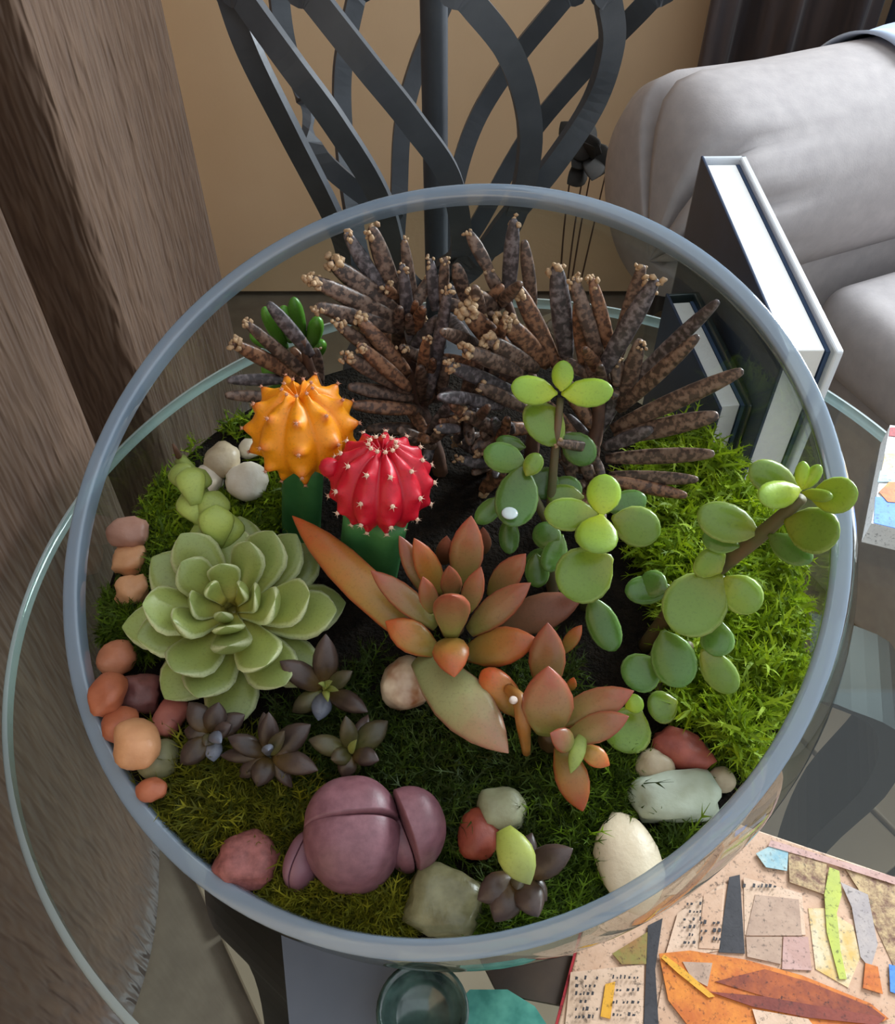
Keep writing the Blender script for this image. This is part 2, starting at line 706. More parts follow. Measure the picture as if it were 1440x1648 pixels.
for ang in (231, 345, 108):
    a = math.radians(ang)
    rd_, td_ = V((math.cos(a), math.sin(a), 0)), V((-math.sin(a), math.cos(a), 0))
    prof = [(.20, -.0105), (.245, -.03), (.262, -.10), (.255, -.22), (.27, -.36), (.30, FLOOR)]
    verts, faces = [], []
    line = catmull([(r, 0, z) for r, z in prof], 24)
    for q in line:
        r, z = q[0], q[2]
        for (dr, dt) in ((-.008, -.034), (.008, -.034), (.008, .034), (-.008, .034)):
            verts.append(TC + rd_ * (r + dr) + td_ * dt + V((0, 0, min(z, -.0105))))
    for i in range(24):
        for k in range(4):
            faces.append((i * 4 + k, i * 4 + (k + 1) % 4, i * 4 + 4 + (k + 1) % 4, i * 4 + 4 + k))
    faces += [(3, 2, 1, 0), (96, 97, 98, 99)]
    mk('leg', verts, faces, M_iron, table, False)

# ------------------------------------------------------------------ lamp with twisted iron straps
LY = .60
LX = Py(700, 200, LY).x
M_strap = plain('charcoal_iron_strap', srgb(74, 78, 83), srgb(60, 64, 69), 40, .42, .06, 200, metal=.0)
lamp = thing('table_lamp', 'lamp stem of curved charcoal iron straps standing behind the terrarium', 'lamp', (LX, LY, 0))
lathe('base', [(.075, 0), (.08, .004), (.078, .010), (.04, .016), (.02, .024), (.0, .024)], M_strap, lamp, (LX, LY, 0), 40)
tube('pole', [(LX, LY, .02), (LX, LY, .3), (LX, LY, .60)], [.0088, .0088, .0088], M_strap, lamp, 16, 6)
RZ = [(.02, .012), (.06, .04), (.114, .066), (.20, .105), (.29, .135), (.40, .135), (.50, .09), (.58, .02)]


def lamp_r(z):
    return float(np.interp(z, [q[0] for q in RZ], [q[1] for q in RZ]))


def lamp_pt(px, py, front):
    y = LY
    for k in range(6):
        p = Py(px, py, y)
        r = lamp_r(p.z)
        dx = p.x - LX
        dy = math.sqrt(max(r * r - dx * dx, 0))
        y = LY - dy if front else LY + dy
    return Py(px, py, .5 * (y + LY) if abs(dx) > r else y)


STRAPS = [  # front?, pixels from the bottom up
    (1, [(575, 470), (545, 370), (470, 220), (405, 90), (372, 0), (362, -50)]),
    (1, [(648, 440), (612, 320), (540, 200), (470, 105), (395, 0), (365, -50)]),
    (0, [(590, 440), (566, 330), (553, 220), (551, 110), (572, 0), (584, -50)]),
    (0, [(512, 250), (492, 160), (462, 80), (449, 0), (447, -50)]),
    (1, [(742, 400), (725, 290), (662, 195), (590, 105), (508, 0), (470, -50)]),
    (0, [(640, 430), (642, 310), (648, 200), (672, 105), (716, 0), (735, -50)]),
    (1, [(748, 420), (810, 380), (842, 300), (852, 200), (822, 90), (755, 0), (715, -50)]),
    (0, [(720, 400), (735, 290), (768, 190), (830, 92), (905, 0), (940, -50)]),
    (1, [(762, 430), (812, 360), (890, 265), (955, 165), (984, 70), (978, 0), (970, -50)]),
    (0, [(735, 420), (775, 350), (850, 220), (950, 100), (1045, 0), (1080, -50)]),
]
for si, (fr, pix) in enumerate(STRAPS):
    pts = [lamp_pt(px, py, fr) for px, py in pix]
    # bottom end runs in to the base, top end closes to the upper collar
    p0 = pts[0]
    bot = V((LX + (p0.x - LX) * .35, LY + (p0.y - LY) * .35, max(.022, p0.z - .05)))
    tp = pts[-1]
    out = V((tp.x - LX, tp.y - LY, 0))
    up1 = V((LX, LY, 0)) + out * .95 + V((0, 0, .42))
    up2 = V((LX, LY, 0)) + out * .15 + V((0, 0, .57))
    line = [V(q) for q in catmull([bot] + pts + [up1, up2], 60)]
    verts, faces = [], []
    ww, tt = .0066, .0030
    for i, p in enumerate(line):
        t = (line[min(i + 1, 60)] - line[max(i - 1, 0)]).normalized()
        radial = V((p.x - LX, p.y - LY, 0))
        if radial.length < .01:
            radial = V((0, -1, 0))
        radial = (radial.normalized() * .5 + V((0, -.8 if fr else .8, .2)))
        s = t.cross(radial).normalized()
        nn = s.cross(t).normalized()
        for (a, b) in ((-ww, -tt), (ww, -tt), (ww, tt), (-ww, tt)):
            verts.append(p + s * a + nn * b)
    for i in range(60):
        for k in range(4):
            faces.append((i * 4 + k, i * 4 + (k + 1) % 4, i * 4 + 4 + (k + 1) % 4, i * 4 + 4 + k))
    faces += [(3, 2, 1, 0), (240, 241, 242, 243)]
    mk('strap', verts, faces, M_strap, lamp, False)

# ------------------------------------------------------------------ books standing behind the bowl
M_cover1 = plain('white_gloss_cover', srgb(236, 242, 248), srgb(228, 236, 246), 30, .2, coat=.8)
M_page = plain('page_block', srgb(248, 248, 246), srgb(242, 242, 240), 200, .3, coat=.8)
M_cover2 = plain('dark_green_cover', srgb(26, 40, 42), srgb(34, 52, 54), 40, .3, coat=.4)
M_groove = plain('dark_blue_lining', srgb(58, 84, 120), srgb(48, 72, 104), 40, .5)


M_back_shade = plain('dark_blue_back_cover', srgb(50, 66, 92), srgb(40, 54, 78), 40, .4)  # dark blue paints the shade on the book's left face


def book(a, b, thick, h, mcov, label, lean=0.):
    """upright book whose top edge runs from a (far, spine) to b (near, fore edge)"""
    a, b = V((a[0], a[1], 0)), V((b[0], b[1], 0))
    u = (b - a)
    L = u.length
    u.normalize()
    w = V((u.y, -u.x, 0))          # to the right of u seen from above -> flip to face +x
    if w.x < 0:
        w = -w
    R = Matrix((u, w, V((0, 0, 1)))).transposed()
    if R.determinant() < 0:
        R = Matrix((u, -w, V((0, 0, 1)))).transposed()
    c = (a + b) / 2
    t = thing('book', label, 'book', c)
    box('front_cover', c + w * (thick / 2 - .0022) + V((0, 0, h / 2)), (L, .0044, h), mcov, t, R, .0012)
    box('back_cover', c - w * (thick / 2 - .0010) + V((0, 0, h / 2)), (L, .0020, h), M_back_shade, t, R, .0006)
    box('spine', a + u * .0016 + V((0, 0, h / 2)), (.0032, thick, h), mcov, t, R, .0012)
    box('lining', c + w * (thick / 2 - .0056) + V((0, 0, h / 2 - .001)), (L - .010, .0022, h - .006), M_groove, t, R)
    box('page_block', c + u * .001 - w * .0028 + V((0, 0, h / 2 - .0005)), (L - .012, thick - .0096, h - .005), M_page, t, R, .0006)
    return t


def top_edge(p1, p2, h):
    q1, q2 = P(p1[0], p1[1], h), P(p2[0], p2[1], h)
    return (q1.x, q1.y), (q2.x, q2.y)


a, b = top_edge((1164, 250), (1312, 566), .20)
book(a, b, .030, .20, M_cover1, 'taller book with a white gloss cover standing behind the terrarium glass')
a, b = top_edge((1098, 470), (1188, 655), .150)
book(a, b, .022, .150, M_cover2, 'shorter dark green book standing beside the white one behind the glass')

# ------------------------------------------------------------------ collage boxes
def paper_mat(name, c1, c2, scale):
    m, nt, bs = newmat(name)
    t = noise_node(nt, scale, 4, rough=.7)
    r = ramp(nt, t.outputs[0], [(.36, c1), (.62, c2)])
    sp = noise_node(nt, 420, 3, rough=.7)
    dk = ramp(nt, sp.outputs[0], [(.30, (1, 1, 1, 1)), (.44, (0, 0, 0, 1))])
    out = mixc(nt, dk.outputs[0], r.outputs[0], tuple(c * .35 for c in c2[:3]) + (1,))
    nt.links.new(out, bs.inputs['Base Color'])
    bs.inputs['Roughness'].default_value = .55
    bump(nt, bs, t.outputs[0], .3, .001)
    return m


PAPER = {k: paper_mat('paper_' + k, c1, c2, sc) for k, c1, c2, sc in (
    ('kraft', srgb(214, 178, 150), srgb(200, 160, 130), 60), ('print', srgb(222, 190, 164), srgb(210, 178, 150), 90),
    ('black', srgb(44, 42, 46), srgb(56, 54, 58), 60), ('brown', srgb(110, 70, 52), srgb(196, 168, 122), 220),
    ('blue', srgb(132, 176, 190), srgb(190, 208, 202), 60), ('lime', srgb(198, 206, 84), srgb(180, 190, 90), 60),
    ('ochre', srgb(214, 176, 96), srgb(222, 204, 170), 60), ('pink', srgb(206, 168, 160), srgb(190, 150, 138), 60),
    ('orange', srgb(226, 138, 46), srgb(196, 102, 34), 70), ('rust', srgb(176, 88, 36), srgb(128, 56, 34), 60),
    ('maroon', srgb(112, 44, 34), srgb(140, 62, 44), 60), ('grey', srgb(160, 150, 150), srgb(184, 172, 166), 60),
    ('olive', srgb(134, 130, 62), srgb(156, 110, 60), 60), ('yellow', srgb(230, 172, 50), srgb(222, 160, 40), 60),
    ('red', srgb(176, 40, 46), srgb(150, 30, 40), 60), ('deepblue', srgb(60, 120, 214), srgb(84, 146, 226), 60),
    ('white', srgb(232, 230, 226), srgb(220, 218, 214), 60), ('taupe', srgb(172, 142, 122), srgb(190, 160, 138), 60))}


def patch(parent, pix, z, key, name='paper_patch', h=.0004):
    pts = [P(x, y, z) for x, y in pix]
    cen = sum(pts, V((0, 0, 0))) / len(pts)
    n = len(pts)
    ar = sum(pts[i].x * pts[(i + 1) % n].y - pts[(i + 1) % n].x * pts[i].y for i in range(n))
    if ar < 0:
        pts.reverse()
    verts = [V((p.x, p.y, z)) for p in pts] + [V((p.x, p.y, z + h)) for p in pts]
    faces = [tuple(range(n, 2 * n)), tuple(range(n - 1, -1, -1))] + [(i, (i + 1) % n, n + (i + 1) % n, n + i) for i in range(n)]
    return mk(name, verts, faces, PAPER[key], parent, False)


BZ = .006
cu, cv = V((.936, -.352, 0)), V((-.352, -.936, 0))       # box axes: along the back edge, towards the viewer
c0 = P(1262, 1350, BZ)
c0.z = 0
BL = .090                                                # how far the box reaches to the left of that point
kl = c0 - cu * BL
kc = kl + cu * .11 + cv * .07
CB = thing('collage_box', 'flat box covered in a paper collage with an orange feather, front right', 'box', (kc.x, kc.y, 0))
RB = Matrix((cu, -cv, V((0, 0, 1)))).transposed()
box('box_body', kc + V((0, 0, BZ / 2)), (.22, .14, BZ - .0004), PAPER['kraft'], CB, RB, .0008)
for sgn in (0,):
    box('red_edge', kl + cv * .07 - cu * .0006 + V((0, 0, BZ / 2)), (.0012, .139, BZ - .001), PAPER['red'], CB, RB)
PATCHES = [
    ('taupe', [(1440, 1430), (1500, 1450), (1520, 1640), (1440, 1640)], 0),
    ('print', [(905, 1690), (1034, 1690), (1040, 1760), (900, 1750)], 0),
    ('kraft', [(1060, 1700), (1440, 1700), (1430, 1780), (1080, 1780)], 0),
    ('kraft', [(1055, 1640), (1080, 1500), (1160, 1420), (1440, 1500), (1440, 1700), (1060, 1700)], 0),
    ('print', [(918, 1565), (1036, 1552), (1034, 1690), (905, 1690)], 0),
    ('olive', [(985, 1535), (1042, 1500), (1040, 1552), (1000, 1552)], 1),
    ('black', [(1042, 1490), (1066, 1478), (1054, 1560), (1062, 1690), (1034, 1690)], 1),
    ('print', [(1090, 1470), (1166, 1420), (1160, 1530), (1068, 1545)], 1),
    ('kraft', [(1132, 1440), (1163, 1430), (1158, 1528), (1124, 1526)], 2),
    ('black', [(1173, 1412), (1190, 1408), (1198, 1535), (1156, 1533)], 2),
    ('print', [(1196, 1412), (1290, 1438), (1296, 1505), (1198, 1505)], 1),
    ('taupe', [(1215, 1440), (1285, 1448), (1290, 1506), (1200, 1506)], 2),
    ('pink', [(1260, 1508), (1300, 1508), (1306, 1562), (1258, 1560)], 2),
    ('taupe', [(1200, 1508), (1258, 1508), (1256, 1552), (1202, 1540)], 2),
    ('blue', [(1216, 1374), (1238, 1362), (1268, 1372), (1266, 1402), (1232, 1396)], 2),
    ('brown', [(1268, 1366), (1330, 1388), (1326, 1440), (1270, 1420)], 2),
    ('ochre', [(1300, 1462), (1326, 1462), (1372, 1490), (1384, 1540), (1364, 1590), (1312, 1560)], 1),
    ('lime', [(1334, 1396), (1350, 1402), (1354, 1440), (1346, 1470), (1352, 1530), (1362, 1576), (1350, 1576), (1330, 1500), (1326, 1440)], 3),
    ('grey', [(1352, 1420), (1396, 1440), (1412, 1520), (1400, 1560), (1384, 1540), (1370, 1460)], 2),
    ('brown', [(1350, 1384), (1440, 1418), (1440, 1560), (1412, 1500), (1380, 1430)], 1),
    ('pink', [(1240, 1352), (1440, 1412), (1440, 1424), (1340, 1392), (1236, 1362)], 3),
    ('yellow', [(974, 1584), (990, 1580), (982, 1640), (966, 1636)], 2),
    ('orange', [(1060, 1535), (1110, 1530), (1200, 1545), (1290, 1570), (1400, 1615), (1430, 1640), (1380, 1660), (1240, 1655), (1110, 1655), (1075, 1610)], 3),
    ('rust', [(1150, 1580), (1230, 1560), (1300, 1580), (1400, 1620), (1424, 1638), (1330, 1622), (1230, 1604)], 4),
    ('maroon', [(1140, 1596), (1230, 1604), (1330, 1622), (1424, 1638), (1412, 1650), (1300, 1638), (1210, 1620)], 5),
    ('taupe', [(1098, 1548), (1146, 1550), (1138, 1588), (1112, 1574)], 4),
    ('yellow', [(1068, 1536), (1100, 1560), (1150, 1604), (1140, 1606), (1090, 1566), (1064, 1542)], 5),
    ('print', [(1210, 1624), (1300, 1640), (1340, 1690), (1230, 1690)], 5),
    ('orange', [(1392, 1550), (1412, 1556), (1420, 1600), (1388, 1590)], 3),
    ('deepblue', [(1430, 1552), (1460, 1560), (1460, 1606), (1432, 1596)], 3),
]
for key, pix, lay in PATCHES:
    patch(CB, pix, BZ + .00005 + lay * .00035, key)
# little printed letters: dark strokes on the book-page papers
lv, lf = [], []
for (x0, x1, y0, y1, rows_) in ((1100, 1128, 1450, 1525, 6), (926, 962, 1570, 1645, 6), (986, 1028, 1565, 1645, 4), (1196, 1250, 1420, 1436, 1), (1128, 1158, 1480, 1520, 3)):
    for r in range(rows_):
        yy = y0 + (y1 - y0) * (r + .5) / rows_
        x = x0
        while x < x1:
            wv = random.uniform(2, 5)
            hh = random.uniform(3, 7)
            q = [P(x, yy - hh, BZ + .0019), P(x + wv, yy - hh + 1, BZ + .0019), P(x + wv - 1, yy, BZ + .0019), P(x - 1, yy, BZ + .0019)]
            if random.random() < .75:
                k = len(lv)
                lv += q + [V((p.x, p.y, p.z - .0003)) for p in q]
                lf += [(k, k + 3, k + 2, k + 1), (k + 4, k + 5, k + 6, k + 7), (k, k + 1, k + 5, k + 4), (k + 1, k + 2, k + 6, k + 5), (k + 2, k + 3, k + 7, k + 6), (k + 3, k, k + 4, k + 7)]
            x += wv + random.uniform(2, 5)
mk('printed_letters', lv, lf, PAPER['black'], CB, False)['kind'] = 'stuff'

# second collage box at the right edge of the table
q0 = P(1404, 850, .0)
SB = thing('collage_box', 'small white, blue and red collage box at the right edge', 'box', (q0.x + .05, q0.y + .05, 0))
sb_c = [P(1402, 842, .02), P(1432, 684, .02), P(1560, 700, .02), P(1560, 880, .02)]
sv = [V((p.x, p.y, .0)) for p in sb_c] + [V((p.x, p.y, .02)) for p in sb_c]
mk('box_body', sv, [(3, 2, 1, 0), (4, 5, 6, 7), (0, 1, 5, 4), (1, 2, 6, 5), (2, 3, 7, 6), (3, 0, 4, 7)], PAPER['white'], SB, False)
for key, pix, lay in (('deepblue', [(1408, 800), (1480, 802), (1480, 860), (1406, 842)], 0), ('orange', [(1414, 792), (1430, 776), (1480, 776), (1480, 812), (1428, 808)], 1),
                      ('ochre', [(1424, 730), (1480, 730), (1480, 758), (1418, 758)], 0), ('blue', [(1416, 758), (1480, 758), (1480, 776), (1412, 776)], 1), ('red', [(1432, 688), (1480, 690), (1480, 706), (1430, 702)], 0)):
    patch(SB, pix, .0201 + lay * .0004, key)

# ------------------------------------------------------------------ things on the table in front of the bowl
M_teal = plain('turquoise_glaze', srgb(112, 190, 172), srgb(70, 140, 128), 90, .2, coat=.6)
M_green = plain('dark_green_marbled_glass', srgb(26, 40, 38), srgb(92, 120, 112), 60, .15, coat=.8)
M_sheet = plain('blue_grey_paper', srgb(128, 136, 150), srgb(116, 124, 138), 20, .5)
M_coast = plain('dark_brown_leather', srgb(56, 42, 32), srgb(70, 54, 40), 60, .6)
gp = P(680, 1628, .02)
lathe('marbled_dish', [(.0, 0), (.012, 0), (.016, .004), (.0205, .016), (.0215, .022), (.0195, .022), (.018, .015), (.012, .006), (.0, .006)], M_green, None, (gp.x, gp.y, .0), 36)
tag(bpy.data.objects['marbled_dish'], 'small dark green marbled glass dish in front of the terrarium', 'dish')
tp = P(806, 1640, .012)
ht = [(-.022, .008), (-.016, .014), (.004, .014), (.018, .006), (.026, -.006), (.02, -.022), (-.02, -.022)]
tv = [V((tp.x + x, tp.y + y, 0.0)) for x, y in ht] + [V((tp.x + x * .9, tp.y + y * .9, .012)) for x, y in ht]
n = len(ht)
to = mk('turquoise_tile', tv, [tuple(range(n)), tuple(range(2 * n - 1, n - 1, -1))] + [(i, n + i, n + (i + 1) % n, (i + 1) % n) for i in range(n)], M_teal, None, False)
tag(to, 'chipped turquoise glazed tile at the bottom edge beside the dark dish', 'tile')
pq = [P(452, 1500, .001), P(640, 1530, .001), P(640, 1700, .001), P(470, 1700, .001)]
po = mk('paper_sheet', [V((p.x, p.y, .0002)) for p in pq] + [V((p.x, p.y, .0012)) for p in pq], [(0, 1, 2, 3), (7, 6, 5, 4), (0, 4, 5, 1), (1, 5, 6, 2), (2, 6, 7, 3), (3, 7, 4, 0)], M_sheet, None, False)  # thin flat blue-grey slab on the table top
tag(po, 'blue-grey paper sheet lying under the front of the terrarium', 'paper')
kq = [P(770, 1540, .001), P(925, 1540, .001), P(905, 1620, .001), P(800, 1600, .001)]
ko = mk('coaster', [V((p.x, p.y, .0002)) for p in kq] + [V((p.x, p.y, .003)) for p in kq], [(0, 1, 2, 3), (7, 6, 5, 4), (0, 4, 5, 1), (1, 5, 6, 2), (2, 6, 7, 3), (3, 7, 4, 0)], M_coast, None, False)
tag(ko, 'dark brown leather coaster between the turquoise tile and collage box', 'coaster')

# ------------------------------------------------------------------ the glass bowl
M_glass = glassmat('bowl_glass', (.962, .974, .968, 1), 1.5)
M_rim = rimmat('ground_glass_rim', srgb(150, 170, 190), .30, .06)  # ground glass; its bluish base colour also paints in the sky reflection
bowl = thing('glass_bowl', 'slant-cut round clear glass bowl holding the succulent garden', 'bowl', (SPH_C.x, SPH_C.y, 0))
ex = RIM_N.cross(V((0, 1, 0))).normalized()
ey = RIM_N.cross(ex).normalized()


def sph_ring(R, th, n=128, zmin=0.0):
    c = SPH_C + RIM_N * (R * math.cos(th))
    out = []
    for k in range(n):
        a = 2 * math.pi * k / n
        p = c + (ex * math.cos(a) + ey * math.sin(a)) * (R * math.sin(th))
        if p.z < zmin:
            p.z = zmin
        out.append(p)
    return out


def skin(rings, flip=False, n=128):
    verts = [p for r in rings for p in r]
    faces = []
    for i in range(len(rings) - 1):
        for k in range(n):
            f = (i * n + k, i * n + (k + 1) % n, (i + 1) * n + (k + 1) % n, (i + 1) * n + k)
            faces.append(tuple(reversed(f)) if flip else f)
    return verts, faces


th0 = math.acos(RIM_H / SPH_R)
th0i = math.acos(min(1, RIM_H / SPH_I))
NR = 40
outer = [sph_ring(SPH_R, th0 + (math.pi - .004 - th0) * i / NR) for i in range(NR + 1)]
inner = [sph_ring(SPH_I, th0i + (math.pi - .004 - th0i) * i / NR, zmin=.008) for i in range(NR + 1)]
v1, f1 = skin(outer, True)
v2, f2 = skin(inner, False)
k = len(v1)
mk('bowl_wall', v1 + v2, f1 + [tuple(i + k for i in f) for f in f2], M_glass, bowl)
# the ground rim: flat face between the two walls with eased edges
ro, ri = SPH_R * math.sin(th0), SPH_I * math.sin(th0i)
rm, rw = (ro + ri) / 2, (ro - ri) / 2 + .0004
prof = [(ro + .0005, -.004)] + [(rm + rw * math.copysign(abs(math.cos(q)) ** .6, math.cos(q)), .0016 * math.sin(q) - .0006) for q in [math.pi * k / 14 for k in range(15)]] + [(ri - .0005, -.003), (ri + .0002, -.007)]
rings = []
for (r, h) in prof:
    rings.append([RIM_C + RIM_N * h + (ex * math.cos(2 * math.pi * q / 128) + ey * math.sin(2 * math.pi * q / 128)) * r for q in range(128)])
v, f = skin(rings, True)
mk('rim', v, f, M_rim, bowl)

# ------------------------------------------------------------------ soil
SOIL = .138


def soil_z(x, y):
    return SOIL + (y - SPH_C.y) * .05 + .003 * noise.noise(V((x * 40, y * 40, 3))) + .002 * noise.noise(V((x * 130, y * 130, 9))) + .004 * math.exp(-((x - .0) ** 2 + (y - .28) ** 2) / .006)


M_soil = plain('dark_potting_soil', srgb(20, 16, 12), srgb(38, 30, 22), 160, .95, .9, 500, spec=.2, bdist=.004)
verts, faces = [], []
rs = math.sqrt((SPH_I - .0012) ** 2 - (SOIL - SPH_C.z) ** 2)
nr, na = 34, 110
for i in range(nr + 1):
    for k in range(na):
        a = 2 * math.pi * k / na
        r = rs * i / nr + 1e-4
        x, y = SPH_C.x + r * math.cos(a), SPH_C.y + r * math.sin(a)
        z = soil_z(x, y)
        if i == nr:
            z = SOIL + (y - SPH_C.y) * .05
        verts.append((x, y, z))
for i in range(1, 15):
    for k in range(na):
        a = 2 * math.pi * k / na
        zt = SOIL + rs * math.sin(a) * .05
        z = zt + (.0095 - zt) * i / 14
        r = math.sqrt(max((SPH_I - .0012) ** 2 - (z - SPH_C.z) ** 2, 1e-6))
        verts.append((SPH_C.x + r * math.cos(a), SPH_C.y + r * math.sin(a), z))
for i in range(nr + 14):
    for k in range(na):
        faces.append((i * na + k, (i + 1) * na + k, (i + 1) * na + (k + 1) % na, i * na + (k + 1) % na))
faces.append(tuple((nr + 14) * na + k for k in range(na)))
so = mk('potting_soil', verts, faces, M_soil)
tag(so, 'dark potting soil filling the glass bowl under the moss', 'soil', kind='stuff')

# ------------------------------------------------------------------ moss
def moss_mat(name):
    m, nt, bs = newmat(name)
    at = N(nt, 'ShaderNodeAttribute', attribute_name='mc')
    nt.links.new(at.outputs['Color'], bs.inputs['Base Color'])
    bs.inputs['Roughness'].default_value = .6
    bs.inputs['Specular IOR Level'].default_value = .25
    tl = N(nt, 'ShaderNodeBsdfTranslucent')
    nt.links.new(at.outputs['Color'], tl.inputs[0])
    mx = N(nt, 'ShaderNodeMixShader')
    mx.inputs[0].default_value = .3
    nt.links.new(bs.outputs[0], mx.inputs[1])
    nt.links.new(tl.outputs[0], mx.inputs[2])
    nt.links.new(mx.outputs[0], nt.nodes['Material Output'].inputs[0])
    return m


M_moss = moss_mat('moss')


def in_poly(x, y, poly):
    c = False
    n = len(poly)
    j = n - 1
    for i in range(n):
        if (poly[i][1] > y) != (poly[j][1] > y) and x < (poly[j][0] - poly[i][0]) * (y - poly[i][1]) / (poly[j][1] - poly[i][1]) + poly[i][0]:
            c = not c
        j = i
    return c


PEB = [
    (207, 858, 64, 46, 'rose', 'rose-pink pebble at the far left, topmost of the left row', dict(angular=.3)),
    (208, 901, 50, 48, 'peach', 'squarish peach pebble just below the rose-pink one', dict(angular=.5)),
    (213, 950, 52, 46, 'peach', 'pointed peach pebble touching the green rosette on its left', dict(angular=.3, rough=.2)),
    (186, 1060, 62, 50, 'salmon', 'salmon pebble under the green rosette above the orange one', dict(rot=.3, angular=.2)),
    (173, 1116, 54, 62, 'orange', 'deep orange rounded pebble leftmost against the glass', dict(angular=.25)),
    (227, 1116, 64, 54, 'wine', 'dark wine-red rough pebble right of the deep orange one', dict(rough=.25, angular=.3)),
    (193, 1167, 60, 48, 'orange', 'orange pebble tucked behind the large peach pebble', dict(rot=.4)),
    (273, 1154, 50, 66, 'pink', 'pink-orange pebble left of the small dark rosettes', dict(rot=-.35, angular=.2)),
    (219, 1197, 72, 76, 'peach', 'large smooth pale peach pebble leaning on the olive one', dict(rot=.5, z=.154)),
    (253, 1222, 72, 60, 'olive', 'olive-grey pebble under the large peach pebble', dict(rot=.5)),
    (243, 1271, 50, 34, 'orange', 'small orange pebble lowest of the left group', dict()),
    (358, 740, 58, 56, 'tan', 'round tan pebble highest behind the green rosette', dict(z=.155)),
    (399, 774, 70, 58, 'white', 'white pebble with a brown patch beside the orange cactus', dict(z=.152)),
    (334, 772, 50, 54, 'white', 'white pebble half hidden behind the green flower stalk', dict()),
    (402, 722, 38, 30, 'white', 'small white pebble left of the orange cactus head', dict()),
    (396, 1384, 100, 72, 'granite', 'rough pink granite stone in the moss at the front left', dict(angular=.25, rough=.22, seed=3, hz=.8, z=.139)),
    (714, 1452, 124, 92, 'jade', 'large angular grey-green stone at the front rim', dict(angular=.55, rough=.14, seed=5, rot=-.25, hz=.62, z=.1375)),
    (768, 1343, 68, 76, 'red', 'round red stone left of the yellow-green leaf', dict(seed=4)),
    (808, 1303, 76, 60, 'sage', 'sage-grey stone behind the round red stone', dict(angular=.35, seed=6)),
    (652, 1100, 80, 80, 'agate', 'cream and brown agate stone under the long pale leaf', dict(z=.152, rot=-.3)),
    (1012, 1388, 104, 138, 'cream', 'large smooth cream stone at the front right rim', dict(seed=8, rough=.10, hz=.5, z=.142, rot=.2)),
    (1086, 1281, 136, 72, 'quartz', 'flat pale quartz stone above the cream stone', dict(angular=.6, rough=.12, seed=9, rot=.05, hz=.6)),
    (1053, 1233, 62, 50, 'tan', 'small tan pebble above the flat quartz stone', dict(rot=-.4)),
    (1096, 1208, 102, 54, 'brick', 'long brick-red pebble under the round green leaves', dict(rot=-.5, angular=.2, rough=.16)),
    (1162, 1254, 46, 36, 'tan', 'small tan pebble wedged between quartz stone and right rim', dict(seed=2)),
]


def under_stone(px, py):
    return any(((px - q[0]) / (q[2] * .62)) ** 2 + ((py - q[1] - 6) / (q[3] * .72)) ** 2 < 1 for q in PEB)


